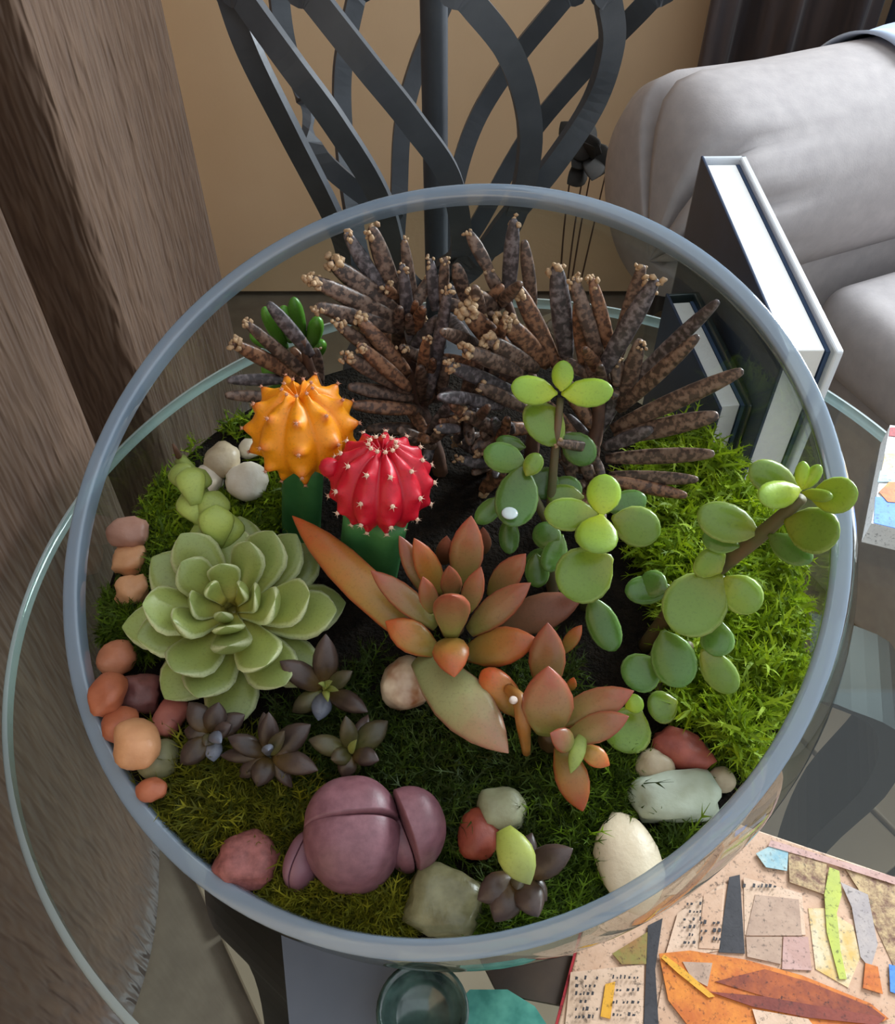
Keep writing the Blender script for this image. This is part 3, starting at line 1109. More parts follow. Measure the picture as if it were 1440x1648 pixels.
def moss(label, poly, count, cols, length=(.006, .013), width=.0008, lift=.45, leaflets=True, mound=.004):
    xs, ys = [p[0] for p in poly], [p[1] for p in poly]
    roots = []
    tries = 0
    while len(roots) < count and tries < count * 14:
        tries += 1
        px, py = random.uniform(min(xs), max(xs)), random.uniform(min(ys), max(ys))
        if not in_poly(px, py, poly) or under_stone(px, py):
            continue
        p = P(px, py, SOIL)
        if (V((p.x, p.y, SOIL + .006)) - SPH_C).length > SPH_I - .004:
            continue
        clump = noise.noise(V((p.x * 90, p.y * 90, 1)))
        if clump + random.uniform(-.35, .35) < -.12:
            continue
        roots.append((p.x, p.y, soil_z(p.x, p.y) + random.uniform(0, mound) * (1 + clump)))
    R = np.array(roots)
    n = len(R)
    az = RNG.uniform(0, 2 * np.pi, n)
    el = RNG.normal(lift, .35, n)
    L = RNG.uniform(length[0], length[1], n)
    d = np.stack([np.cos(az) * np.cos(el), np.sin(az) * np.cos(el), np.sin(el)], 1)
    bend = RNG.normal(0, .5, (n, 3))
    bend[:, 2] -= .4
    K = 5
    pts = []
    for i in range(K):
        t = i / (K - 1)
        q = R + d * (L * t)[:, None] + bend * (L * t * t * .5)[:, None]
        pts.append(q)
    pts = np.stack(pts, 1)                                    # n,K,3
    rel = pts - np.array(SPH_C)
    rad = np.linalg.norm(rel, axis=2)
    lim = SPH_I - .0015
    over = np.maximum(rad / lim, 1)
    pts = np.array(SPH_C) + rel / over[..., None]
    side = np.cross(d, RNG.normal(0, 1, (n, 3)))
    side /= np.linalg.norm(side, axis=1)[:, None] + 1e-9
    wd = np.array([.8, 1, .9, .6, .12]) * width
    va = pts + side[:, None, :] * wd[None, :, None]
    vb = pts - side[:, None, :] * wd[None, :, None]
    main = np.stack([va, vb], 2).reshape(n, K * 2, 3)
    base = (np.arange(n) * K * 2)[:, None]
    quads = []
    for i in range(K - 1):
        quads.append(np.concatenate([base + 2 * i, base + 2 * i + 1, base + 2 * i + 3, base + 2 * i + 2], 1))
    quads = np.concatenate(quads)
    verts = [main.reshape(-1, 3)]
    faces = quads.tolist()
    c = np.array([cc[:3] for cc in cols])
    mixw = RNG.dirichlet(np.ones(len(cols)) * .7, n)
    colr = mixw @ c
    colr *= RNG.uniform(.75, 1.2, n)[:, None]
    vcol = [np.repeat(colr, K * 2, 0)]
    off = n * K * 2
    if leaflets:
        for i in (1, 2, 3):
            for sg in (-1, 1):
                tdir = pts[:, i + 1] - pts[:, i]
                tip = pts[:, i] + tdir * .7 + side * (sg * L * .19)[:, None] + RNG.normal(0, .0006, (n, 3))
                tri = np.stack([pts[:, i], pts[:, i] + tdir * .22, tip], 1)
                verts.append(tri.reshape(-1, 3))
                b = (off + np.arange(n) * 3)[:, None]
                faces += np.concatenate([b, b + 1, b + 2], 1).tolist()
                vcol.append(np.repeat(colr * 1.1, 3, 0))
                off += n * 3
    verts = np.concatenate(verts)
    vc = np.concatenate(vcol)
    o = mk('moss', [], [], M_moss)
    me = o.data
    me.clear_geometry()
    me.from_pydata(verts.tolist(), [], faces)
    me.update()
    ca = me.color_attributes.new('mc', 'FLOAT_COLOR', 'POINT')
    ca.data.foreach_set('color', np.concatenate([vc, np.ones((len(vc), 1))], 1).ravel().tolist())
    tag(o, label, 'moss', 'moss in the terrarium', 'stuff')
    return o


LIME, BRI, MID, DRK = srgb(164, 186, 34), srgb(128, 160, 34), srgb(84, 110, 30), srgb(44, 58, 22)
OLI, YEL, DOL = srgb(116, 116, 30), srgb(150, 146, 34), srgb(66, 72, 22)
moss('bright green moss at the back left around the white pebbles', [(205, 800), (250, 735), (330, 690), (480, 690), (470, 860), (330, 900), (240, 900)], 4600, [BRI, MID, LIME, DRK], (.005, .012), .0007)
moss('mid green moss beside the peach pebbles at the left glass', [(120, 930), (180, 850), (260, 860), (270, 1040), (150, 1090), (120, 1020)], 3400, [MID, BRI, DOL, DRK], (.005, .012), .0007)
moss('shaggy yellow-olive moss at the front left glass', [(150, 1180), (210, 1160), (330, 1190), (480, 1250), (490, 1370), (380, 1460), (230, 1330)], 5200, [OLI, YEL, DOL, DOL], (.007, .019), .0005)
moss('yellow-olive moss along the front rim below the lithops', [(330, 1400), (480, 1380), (640, 1420), (690, 1530), (500, 1540), (380, 1470)], 4800, [YEL, OLI, DOL, OLI], (.006, .014), .0005)
moss('dark green moss in the centre behind the lithops', [(440, 1150), (620, 1050), (900, 1060), (1010, 1200), (960, 1330), (760, 1420), (640, 1400), (600, 1250), (430, 1290)], 7000, [DRK, DOL, DRK, MID], (.007, .016), .0004)
moss('lime green moss mound against the right glass', [(1000, 800), (1040, 700), (1130, 740), (1200, 800), (1290, 920), (1310, 1040), (1270, 1150), (1200, 1240), (1080, 1180), (1060, 1000), (1020, 900)], 8500, [LIME, BRI, LIME, MID], (.006, .014), .0008, .6, True, .016)
moss('dark green moss in front around the cream stone', [(870, 1270), (1010, 1200), (1180, 1230), (1120, 1340), (1000, 1470), (800, 1530), (700, 1530), (700, 1450), (880, 1460), (930, 1380)], 5600, [MID, DRK, BRI, DRK], (.007, .017), .0005)

# ------------------------------------------------------------------ pebbles
ICO = bmesh.new()
bmesh.ops.create_icosphere(ICO, subdivisions=3, radius=1)
ICO.verts.index_update()
ICO_V = [v.co.copy() for v in ICO.verts]
ICO_F = [[v.index for v in f.verts] for f in ICO.faces]
ICO.free()


def stone_mat(name, c1, c2, scale=90, rough=.45):
    m = plain(name, c1, c2, scale, rough, .25, 500, bdist=.0008)
    return m


SM = {
    'salmon': stone_mat('salmon_stone', srgb(206, 134, 98), srgb(184, 112, 80)),
    'orange': stone_mat('orange_stone', srgb(190, 112, 78), srgb(166, 92, 62)),
    'wine': stone_mat('wine_stone', srgb(104, 62, 58), srgb(132, 80, 74), 200),
    'pink': stone_mat('pink_stone', srgb(190, 112, 94), srgb(164, 94, 84)),
    'peach': stone_mat('peach_stone', srgb(222, 164, 118), srgb(202, 142, 98)),
    'olive': stone_mat('olive_stone', srgb(140, 136, 98), srgb(116, 112, 78)),
    'rose': stone_mat('rose_stone', srgb(190, 142, 122), srgb(172, 124, 106)),
    'white': stone_mat('white_stone', srgb(244, 238, 224), srgb(218, 206, 182), 70),
    'tan': stone_mat('tan_stone', srgb(196, 180, 152), srgb(170, 152, 124)),
    'granite': stone_mat('pink_granite', srgb(170, 104, 100), srgb(126, 74, 70), 300, .55),
    'jade': stone_mat('grey_green_stone', srgb(140, 136, 100), srgb(104, 100, 68), 130, .3),
    'red': stone_mat('red_stone', srgb(158, 76, 54), srgb(130, 58, 44), 140),
    'sage': stone_mat('sage_stone', srgb(164, 166, 132), srgb(142, 140, 108), 120),
    'cream': stone_mat('cream_stone', srgb(228, 210, 182), srgb(214, 194, 164), 40),
    'quartz': stone_mat('quartz_stone', srgb(196, 206, 190), srgb(160, 166, 140), 60),
    'brick': stone_mat('brick_stone', srgb(168, 86, 70), srgb(138, 68, 58), 140),
    'agate': stone_mat('agate_stone', srgb(236, 218, 190), srgb(146, 90, 52), 75, .3),
}


def pebble(px, py, w, h, mat, label, z=None, rot=0., rough=.12, seed=0, angular=0., hz=.8):
    s0 = P(px, py, SOIL + .006)
    m = pxm(s0)
    a, b = w * m / 2, h * m / 2 / .86
    c = min(a, b) * hz
    zc = (soil_z(s0.x, s0.y) + c * .75 + .004) if z is None else z
    for _ in range(40):
        ctr = P(px, py, zc)
        if (ctr - SPH_C).length + max(a, b) * .9 < SPH_I or z is not None or (ctr - RIM_C).dot(RIM_N) > 0:
            break
        zc += .0007
    cr, sr = math.cos(rot), math.sin(rot)
    rnd = V((seed * 3.1, seed * 1.7, seed * 5.3))
    verts = []
    for v in ICO_V:
        q = v.copy()
        if angular:
            mx = max(abs(q.x), abs(q.y), abs(q.z))
            q = q.lerp(q / mx, angular)
        k = 1 + rough * 1.6 * noise.noise(q * 1.3 + rnd) + rough * .5 * noise.noise(q * 3 + rnd)
        q = V((q.x * a * k, q.y * b * k, q.z * c * k))
        verts.append(V((ctr.x + q.x * cr - q.y * sr, ctr.y + q.x * sr + q.y * cr, ctr.z + q.z)))
    o = mk('pebble', verts, ICO_F, SM[mat])
    return tag(o, label, 'pebble', 'pebbles in the terrarium')


for i, (px, py, w, h, mt, lab, kw) in enumerate(PEB):
    kw.setdefault('seed', i + 11)
    pebble(px, py, w, h, mt, lab, **kw)

# ------------------------------------------------------------------ echeveria
M_ech = leafmat('echeveria_leaf', srgb(160, 150, 68), srgb(154, 164, 82), srgb(144, 160, 92), srgb(214, 222, 172), .80, .34, .3)
EC = P(375, 985, .168)
ech = thing('echeveria', 'large pale green rosette succulent with a flower stalk, left', 'succulent', (EC.x, EC.y, SOIL))
ax = V((.02, -.28, .96)).normalized()
e1 = ax.cross(V((0, 1, 0))).normalized()
e2 = ax.cross(e1).normalized()
tube('stem', [V((EC.x, EC.y + .008, SOIL - .004)), EC - ax * .012, EC], [.007, .006, .005], M_ech, ech, 10, 6)
RINGS = [  # count, reach, rise, width, phase, base drop, curl
    (8, .0480, -.012, .0240, .10, -.006, -.12),
    (7, .0435, .002, .0235, .45, -.003, -.2),
    (6, .0350, .014, .0215, .05, 0, -.24),
    (5, .0235, .019, .0170, .5, .003, -.28),
    (4, .0140, .019, .0135, .1, .005, -.3),
    (3, .0070, .017, .0085, .7, .007, -.3)]
for (n, reach, rise, w, ph, drop, curl) in RINGS:
    for k in range(n):
        a = 2 * math.pi * (k + ph) / n + random.uniform(-.1, .1)
        d = e1 * math.cos(a) + e2 * math.sin(a)
        rr = reach * random.uniform(.92, 1.06)
        B = EC + ax * drop + d * .003
        T = EC + d * rr + ax * (rise + random.uniform(-.002, .002) + .004)
        hint = (ax * .9 - d * .45).normalized()
        leaf(ech, B, T, w * random.uniform(.93, 1.07), .0075 if reach > .02 else .0045, hint, M_ech, curl, 'spoon', channel=.22)
# flower stalk with clasping bracts
st = [P(352, 890, .17), P(335, 830, .187), P(310, 770, .196), P(290, 740, .199)]
M_stalk = leafmat('flower_stalk', srgb(150, 168, 84), srgb(166, 182, 88), srgb(150, 168, 80), None, .8, .45, .3)
stalk = tube('flower_stalk', [EC + V((-.004, .01, .0))] + st, [.004, .0042, .0045, .004, .003], M_stalk, ech, 10, 16)
for (bp, tpx, w, zb, zt) in (((352, 880), (318, 838), 46, .176, .188), ((352, 884), (372, 826), 44, .176, .186), ((335, 846), (296, 790), 40, .186, .196), ((330, 850), (352, 790), 40, .186, .196),
                             ((310, 792), (282, 748), 32, .195, .202), ((306, 790), (330, 756), 32, .195, .201), ((348, 880), (348, 812), 42, .179, .196), ((316, 812), (302, 752), 36, .196, .206)):
    B, T = P(*bp, zb), P(*tpx, zt)
    leaf(ech, B, T, w * 1.35 * pxm(B), .006, tocam(B), M_stalk, .25, 'spoon', 'bract')
tube('dried_tip', [st[-1], P(283, 724, .207), P(278, 714, .210)], [.0016, .0012, .0005], M_twig, ech, 6, 6)

# ------------------------------------------------------------------ moon cacti
M_org = leafmat('orange_cactus', srgb(246, 148, 10), srgb(250, 158, 14), srgb(226, 112, 48), None, .8, .45, .2, sss=.15)
M_red = leafmat('red_cactus', srgb(196, 14, 40), srgb(212, 20, 46), srgb(184, 30, 58), None, .8, .4, .2, sss=.1)
M_stock = plain('green_cactus_stock', srgb(58, 118, 64), srgb(76, 140, 80), 60, .5, .1, 300)
M_areole = plain('cream_areole', srgb(236, 214, 188), srgb(216, 176, 150), 200, .8)
M_areole2 = plain('mauve_areole', srgb(206, 150, 120), srgb(190, 130, 104), 200, .8)


def moon_cactus(label, hpx, hy, y, rpx, mat, amat, ribs, spike, base_px, sw, spine, squash=.92, tilt=(0, -.35, 1), phase=0.):
    C = Py(hpx, hy, y)
    R = rpx * pxm(C)
    bx = P(base_px[0], base_px[1], SOIL)
    t = thing('moon_cactus', label, 'cactus', (bx.x, bx.y, SOIL))
    up = V(tilt).normalized()
    a1 = up.cross(V((0, 1, .01))).normalized()
    a2 = up.cross(a1).normalized()
    # three winged rootstock
    verts, faces = [], []
    top = C - up * R * .62
    nst, nk = 10, 24
    for i in range(nst + 1):
        q = i / nst
        c = V((bx.x, bx.y, SOIL - .006)).lerp(top, q)
        for k in range(nk):
            a = 2 * math.pi * k / nk + .5
            r = sw * (.62 + .38 * math.cos(3 * (a - 1.2)) ** 1 * 1.0)
            r = sw * (.66 + .34 * (abs(math.cos(1.5 * (a - 1.2))) ** 1.6) * 1.2 - .1)
            verts.append(c + V((math.cos(a), math.sin(a), 0)) * r)
    for i in range(nst):
        for k in range(nk):
            faces.append((i * nk + k, i * nk + (k + 1) % nk, (i + 1) * nk + (k + 1) % nk, (i + 1) * nk + k))
    faces.append(tuple(range(nst * nk, nst * nk + nk)))
    mk('rootstock', verts, faces, M_stock, t)
    # ribbed head with tubercles
    nu, nv = ribs * 12, 46
    verts, faces, att = [], [], []
    nt_ = 5
    for j in range(nv + 1):
        b = math.pi * j / nv
        for k in range(nu):
            a = 2 * math.pi * k / nu + phase
            rib = abs(math.cos(ribs * .5 * (a - phase)))
            tub = .5 + .5 * math.cos(2 * math.pi * (b / math.pi * nt_ * 1.15 - .5))
            f = .83 + .10 * rib ** .7 + spike * (rib ** 5) * (tub ** 3)
            f *= 1 - .18 * math.exp(-(b / .28) ** 2)
            s = math.sin(b)
            p = C + (a1 * math.cos(a) + a2 * math.sin(a)) * (R * s * f) + up * (R * math.cos(b) * f * squash)
            verts.append(p)
            att.append((min(1, max(0, (f - .80) * 3.2)), 0, .5, 1))
    for j in range(nv):
        for k in range(nu):
            faces.append((j * nu + k, (j + 1) * nu + k, (j + 1) * nu + (k + 1) % nu, j * nu + (k + 1) % nu))
    h = mk('head', verts, faces, mat, t)
    ca = h.data.color_attributes.new('lf', 'FLOAT_COLOR', 'POINT')
    ca.data.foreach_set('color', [c for q in att for c in q])
    # areoles: little woolly tufts with short spines on every tubercle
    av, af = [], []
    for i in range(ribs):
        a = phase + 2 * math.pi * i / ribs
        for q in range(0, 6):
            b = math.pi * (q + .5) / (nt_ * 1.15)
            if b > 2.75 or b < .2:
                continue
            f = (.93 + spike)
            f *= 1 - .18 * math.exp(-(b / .28) ** 2)
            d = (a1 * math.cos(a) + a2 * math.sin(a)) * math.sin(b) + up * (math.cos(b) * squash)
            p = C + d * (R * f)
            dn = d.normalized()
            s1 = dn.cross(up)
            if s1.length < .01:
                s1 = a1.copy()
            s1.normalize()
            s2 = dn.cross(s1)
            rr = spine
            k0 = len(av)
            for (hh, r2) in ((-.3, .9), (.35, .8), (.7, .3)):
                for k in range(6):
                    aa = k * math.pi / 3
                    av.append(p + dn * (rr * hh) + (s1 * math.cos(aa) + s2 * math.sin(aa)) * (rr * r2))
            for u in range(2):
                for k in range(6):
                    af.append((k0 + u * 6 + k, k0 + u * 6 + (k + 1) % 6, k0 + u * 6 + 6 + (k + 1) % 6, k0 + u * 6 + 6 + k))
            af.append(tuple(k0 + 12 + k for k in range(6)))
            for k in range(5):
                aa = k * 2 * math.pi / 5 + i
                dd = (dn * .55 + (s1 * math.cos(aa) + s2 * math.sin(aa)) * .85).normalized()
                k1 = len(av)
                sd = dd.cross(dn).normalized() * (rr * .22)
                av += [p + sd, p - sd, p + dn * rr * .3, p + dd * rr * 2.1]
                af += [(k1, k1 + 1, k1 + 3), (k1 + 1, k1 + 2, k1 + 3), (k1 + 2, k1, k1 + 3)]
    mk('spine_tufts', av, af, amat, t, False)
    return t, C, R


oc, ocC, ocR = moon_cactus('orange moon cactus grafted on a green stem, behind the red one', 487, 690, .292, 88, M_org, M_areole2, 9, .16, (486, 860), .0115, .0009, phase=.25, tilt=(0, .12, 1))
rc, rcC, rcR = moon_cactus('crimson red moon cactus grafted on a wide green stem', 613, 776, .262, 87, M_red, M_areole, 11, .09, (590, 935), .0165, .0011, phase=.1, tilt=(.08, .18, 1))
# a small pup on the side of the red head
pup = Py(530, 752, .262)
pv, pf = [], []
for v in ICO_V:
    k = 1 + .18 * noise.noise(v * 6)
    pv.append(pup + v * (.0042 * k))
po = mk('offset_bud', pv, ICO_F, M_red, rc)
ca = po.data.color_attributes.new('lf', 'FLOAT_COLOR', 'POINT')
ca.data.foreach_set('color', [.6, 0, .5, 1] * len(pv))

# ------------------------------------------------------------------ coppery sedum
M_sed = leafmat('coppery_sedum', srgb(128, 128, 66), srgb(148, 114, 74), srgb(158, 82, 60), srgb(160, 84, 62), .8, .3, .35)
M_sedo = leafmat('orange_sedum', srgb(140, 126, 58), srgb(176, 124, 58), srgb(190, 88, 44), srgb(184, 92, 56), .8, .36, .35)
M_sedp = leafmat('pale_sedum', srgb(160, 168, 116), srgb(180, 178, 124), srgb(190, 136, 110), srgb(192, 134, 112), .88, .36, .3)
M_sedd = leafmat('brown_sedum', srgb(92, 70, 44), srgb(128, 84, 60), srgb(136, 80, 64), None, .8, .45, .3)
SC = P(728, 1000, SOIL)
sed = thing('coppery_sedum', 'coppery orange rosette succulent with long pointed leaves, centre', 'succulent', (SC.x, SC.y, SOIL))
tube('stem', [V((SC.x, SC.y, SOIL - .004)), P(726, 1008, .16), P(724, 990, .182)], [.006, .0055, .005], M_sedd, sed, 10, 8)
SED = [  # base px, tip px, width px, zb, zt, material, curl
    ((688, 1048), (470, 830), 62, .166, .188, M_sedo, .10),
    ((678, 1050), (560, 930), 34, .163, .170, M_sedp, .05),
    ((700, 1048), (620, 1000), 54, .172, .182, M_sedo, .12),
    ((702, 1008), (596, 918), 42, .176, .196, M_sed, .12),
    ((690, 958), (642, 862), 36, .18, .206, M_sed, .1),
    ((708, 955), (666, 866), 42, .18, .208, M_sedo, .1),
    ((714, 906), (719, 862), 30, .178, .204, M_sedd, .1),
    ((744, 940), (758, 830), 56, .178, .212, M_sed, .1),
    ((778, 890), (777, 848), 26, .17, .196, M_sedd, .1),
    ((728, 960), (722, 910), 36, .186, .212, M_sed, .1),
    ((696, 985), (680, 928), 32, .186, .208, M_sed, .1),
    ((750, 985), (774, 912), 36, .184, .21, M_sed, .1),
    ((790, 960), (846, 891), 46, .174, .2, M_sed, .12),
    ((756, 1016), (854, 938), 50, .178, .202, M_sed, .12),
    ((800, 1010), (936, 964), 62, .150, .164, M_sedd, .05),
    ((752, 1052), (866, 1030), 64, .170, .186, M_sedo, .14),
    ((726, 1022), (727, 958), 62, .186, .214, M_sed, -.25),
    ((722, 1030), (731, 1090), 60, .180, .186, M_sedo, .3),
    ((676, 1060), (818, 1212), 90, .166, .172, M_sedp, .08),
]
for (b, t, w, zb, zt, m, cu_) in SED:
    B, T = P(*b, zb), P(*t, zt)
    leaf(sed, B, T, w * pxm(B.lerp(T, .5)), w * pxm(B) * .42, tocam(B, .25), m, cu_, 'lance', nseg=16)
SC2 = P(890, 1180, SOIL)
sed2 = thing('coppery_sedum', 'smaller coppery pink sedum offshoot below the large rosette, right', 'succulent', (SC2.x, SC2.y, SOIL))
tube('stem', [V((SC2.x, SC2.y, SOIL - .004)), P(886, 1190, .15), P(890, 1175, .163)], [.006, .0055, .005], M_sedd, sed2, 10, 8)
for (b, t, w, zb, zt, m, cu_) in [
    ((905, 1050), (936, 1006), 24, .160, .172, M_sedo, .1),
    ((879, 1110), (881, 1002), 60, .168, .196, M_sed, .1),
    ((880, 1180), (882, 1072), 84, .172, .200, M_sed, .14),
    ((918, 1110), (923, 1090), 16, .170, .180, M_sedo, .1),
    ((896, 1160), (1020, 1112), 54, .170, .186, M_sed, .1),
    ((914, 1188), (1012, 1153), 48, .172, .184, M_sed, .1),
    ((920, 1200), (885, 1180), 40, .176, .186, M_sed, .2),
    ((902, 1200), (938, 1306), 54, .168, .158, M_sedo, .15),
    ((935, 1204), (981, 1232), 34, .170, .168, M_sedo, .15),
    ((938, 1180), (918, 1245), 26, .176, .174, M_stalk, .2),
    ((860, 1170), (862, 1095), 44, .162, .180, M_sed, .1),
]:
    B, T = P(*b, zb), P(*t, zt)
    leaf(sed2, B, T, w * pxm(B.lerp(T, .5)), w * pxm(B) * .42, tocam(B, .25), m, cu_, 'lance', nseg=16)
# the curved, folded leaf with a scarred tip
leaf(sed2, P(840, 1150, .164), P(776, 1078, .178), 50 * .00025, .006, tocam(P(800, 1100, .17)), M_sedo, .25, 'blunt')
cl = tube('leaf', [P(818, 1108, .178), P(836, 1128, .182), P(842, 1165, .176), P(847, 1212, .160)], [.0022, .0030, .0030, .0016], plain('amber_leaf', srgb(176, 112, 50), srgb(140, 100, 50), 120, .35), sed2, 10, 14)
M_scar = plain('pale_leaf_scar', srgb(226, 214, 204), srgb(180, 150, 130), 400, .6)
sp = P(826, 1126, .1862)
lathe('leaf_scar', [(.0, .0003), (.0010, .0003), (.0016, .0), (.0017, -.0006)], M_scar, sed2, sp, 14)

# ------------------------------------------------------------------ dark small rosettes
M_drk = leafmat('dusky_leaf', srgb(96, 76, 38), srgb(68, 54, 46), srgb(78, 62, 58), None, .8, .36, .4)
M_drkg = leafmat('dusky_green_leaf', srgb(96, 96, 46), srgb(82, 78, 48), srgb(76, 66, 52), None, .8, .36, .4)
M_budg = leafmat('pale_bud', srgb(150, 160, 70), srgb(160, 170, 80), srgb(130, 140, 80), None, .8, .4, .3)
M_drkb = leafmat('blue_grey_leaf', srgb(92, 92, 92), srgb(104, 108, 120), srgb(120, 126, 142), None, .8, .3, .3)


def small_rosette(label, ctr, leaves, z0=.152):
    C = P(ctr[0], ctr[1], z0)
    t = thing('dusky_rosette', label, 'succulent', (C.x, C.y, SOIL), 'small dusky rosettes')
    tube('stem', [V((C.x, C.y, SOIL - .006)), C], [.003, .003], M_drkg, t, 8, 3)
    for (tip, w, zt, m) in leaves:
        T = P(tip[0], tip[1], zt)
        B = P(ctr[0] + (tip[0] - ctr[0]) * .08, ctr[1] + (tip[1] - ctr[1]) * .08, z0)
        leaf(t, B, T, w * pxm(B), w * pxm(B) * .55, tocam(B, .3), m, .15, 'lance')
    return t


small_rosette('dusky brown rosette closest behind the lithops', (434, 1216), [((366, 1186), 34, .160, M_drk), ((432, 1146), 34, .168, M_drk), ((424, 1146), 28, .160, M_drk), ((512, 1240), 38, .156, M_drk), ((414, 1266), 40, .150, M_drk),
              ((354, 1216), 26, .150, M_drk), ((480, 1190), 30, .160, M_drk), ((500, 1166), 44, .164, M_drk), ((458, 1176), 24, .170, M_drkg), ((432, 1208), 20, .174, M_drkb), ((470, 1268), 24, .146, M_drk), ((384, 1250), 30, .146, M_drk)])
small_rosette('dusky purple and yellow rosette touching the big green rosette', (524, 1112), [((450, 1064), 40, .166, M_drk), ((524, 1020), 42, .172, M_drk), ((592, 1146), 34, .158, M_drk), ((567, 1080), 28, .164, M_drkg), ((512, 1160), 34, .152, M_drkb),
              ((535, 1096), 14, .172, M_budg), ((512, 1100), 12, .172, M_budg), ((528, 1130), 12, .170, M_budg), ((545, 1112), 12, .170, M_budg), ((470, 1146), 34, .148, M_drkg)])
small_rosette('dusky olive rosette between the purple one and the lithops', (566, 1212), [((556, 1152), 30, .168, M_drkg), ((496, 1190), 34, .158, M_drkg), ((624, 1160), 42, .160, M_drkg), ((610, 1224), 32, .156, M_drk), ((532, 1222), 32, .156, M_drkg),
              ((574, 1190), 14, .172, M_budg), ((552, 1252), 32, .148, M_drk), ((592, 1150), 26, .154, M_drk)])
small_rosette('dusky brown rosette beside the pink-orange pebble', (342, 1184), [((352, 1130), 40, .164, M_drk), ((304, 1130), 40, .160, M_drk), ((394, 1150), 36, .158, M_drk), ((296, 1176), 32, .152, M_drk), ((356, 1196), 22, .168, M_drkb),
              ((330, 1200), 24, .158, M_drkg), ((290, 1230), 40, .148, M_drk), ((344, 1226), 30, .148, M_drkb), ((372, 1166), 28, .16, M_drk)])
small_rosette('brown and yellow-green leaf cluster right of the round red stone', (836, 1410), [((922, 1366), 50, .166, M_drk), ((856, 1340), 34, .158, M_drk), ((768, 1448), 50, .152, M_drk), ((866, 1476), 50, .156, M_drk),
              ((796, 1484), 54, .150, M_drk), ((832, 1432), 26, .158, M_drkg), ((880, 1450), 40, .150, M_drk)])
cl5 = bpy.data.objects['dusky_rosette.004']
leaf(cl5, P(810, 1334, .176), P(853, 1424, .172), 56 * .00023, .005, tocam(P(830, 1380, .17)), M_budg, .15, 'lance')

# ------------------------------------------------------------------ lithops
M_lith = plain('mauve_lithops', srgb(136, 92, 100), srgb(112, 72, 80), 220, .42, .12, 900, bdist=.0006)
M_liths = plain('mauve_lithops_side', srgb(132, 92, 104), srgb(124, 84, 96), 120, .45)


def lithops(label, c, ang, halves, z, mat):
    """c fissure centre pixel; ang fissure direction; halves: (side, half length, depth, height, gap)"""
    C = P(c[0], c[1], z)
    t = thing('lithops', label, 'succulent', (C.x, C.y, SOIL), 'mauve lithops')
    f = V((math.cos(ang), math.sin(ang), 0))
    g = V((-math.sin(ang), math.cos(ang), 0))
    for (sd, hl, dp, hh, gap, dz, open_) in halves:
        verts, faces = [], []
        nu, nv = 40, 20
        for j in range(nv + 1):
            b = math.pi * j / nv
            for k in range(nu):
                a = 2 * math.pi * k / nu
                x, y, zz = math.cos(a) * math.sin(b), math.sin(a) * math.sin(b), math.cos(b)
                e = .72
                x = math.copysign(abs(x) ** e, x)
                y = math.copysign(abs(y) ** e, y)
                zz = math.copysign(abs(zz) ** .62, zz)
                yy = y if y > 0 else y * .10
                taper = 1 - .12 * max(0, -zz)
                x *= 1 - .30 * max(y, 0) ** 2 + .04
                ff = f * math.cos(open_ * sd) + g * math.sin(open_ * sd)
                gg = g * math.cos(open_ * sd) - f * math.sin(open_ * sd)
                verts.append(C + ff * (x * hl * taper) + gg * (sd * (gap + yy * dp * taper)) + V((0, 0, dz - hh + zz * hh)))
        for j in range(nv):
            for k in range(nu):
                q = (j * nu + k, (j + 1) * nu + k, (j + 1) * nu + (k + 1) % nu, j * nu + (k + 1) % nu)
                faces.append(q if sd > 0 else tuple(reversed(q)))
        mk('leaf', verts, faces, mat, t)
    return t


lithops('large mauve lithops split by a cleft, front centre', (562, 1312), math.radians(3), [(1, .0172, .0175, .018, .0018, .0015, .07), (-1, .0178, .0195, .020, .0004, .0, .0)], .168, M_lith)
d1, d2 = P(630, 1262, .168), P(668, 1356, .168)
an = math.atan2(d2.y - d1.y, d2.x - d1.x)
lithops('mauve lithops right of the large one, cleft turned sideways', (650, 1308), an, [(1, .0135, .0145, .018, .0008, 0, .0), (-1, .0110, .008, .013, .0012, -.012, .0)], .168, M_lith)
lithops('small mauve lithops half hidden left of the large one', (480, 1368), math.radians(70), [(1, .0100, .005, .012, .0004, 0, 0), (-1, .0100, .007, .014, .0004, 0, .0)], .152, M_liths)

# ------------------------------------------------------------------ jade plant
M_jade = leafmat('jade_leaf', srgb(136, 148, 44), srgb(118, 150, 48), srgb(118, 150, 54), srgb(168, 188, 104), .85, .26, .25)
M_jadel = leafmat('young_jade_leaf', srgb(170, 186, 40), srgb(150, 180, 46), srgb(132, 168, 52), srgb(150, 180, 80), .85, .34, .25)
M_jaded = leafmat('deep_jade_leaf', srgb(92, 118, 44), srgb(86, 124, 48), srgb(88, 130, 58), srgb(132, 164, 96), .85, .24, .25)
M_jstem = plain('jade_stem', srgb(112, 84, 62), srgb(84, 92, 52), 60, .6)


def jade_plant(label, basepx, stems, leaves):
    b = P(basepx[0], basepx[1], SOIL)
    t = thing('jade_plant', label, 'succulent', (b.x, b.y, SOIL), 'jade plants')
    for pts, r in stems:
        tube('stem', [P(*q) for q in pts], r, M_jstem, t, 10, 4 * len(pts))
    for (bp, tp_, w, zb, zt, m, up) in leaves:
        B, T = P(*bp, zb), P(*tp_, zt)
        leaf(t, B, T, w * pxm(B.lerp(T, .5)), .0034, tocam(B, up), m, -.10, 'round', nseg=14)
    return t


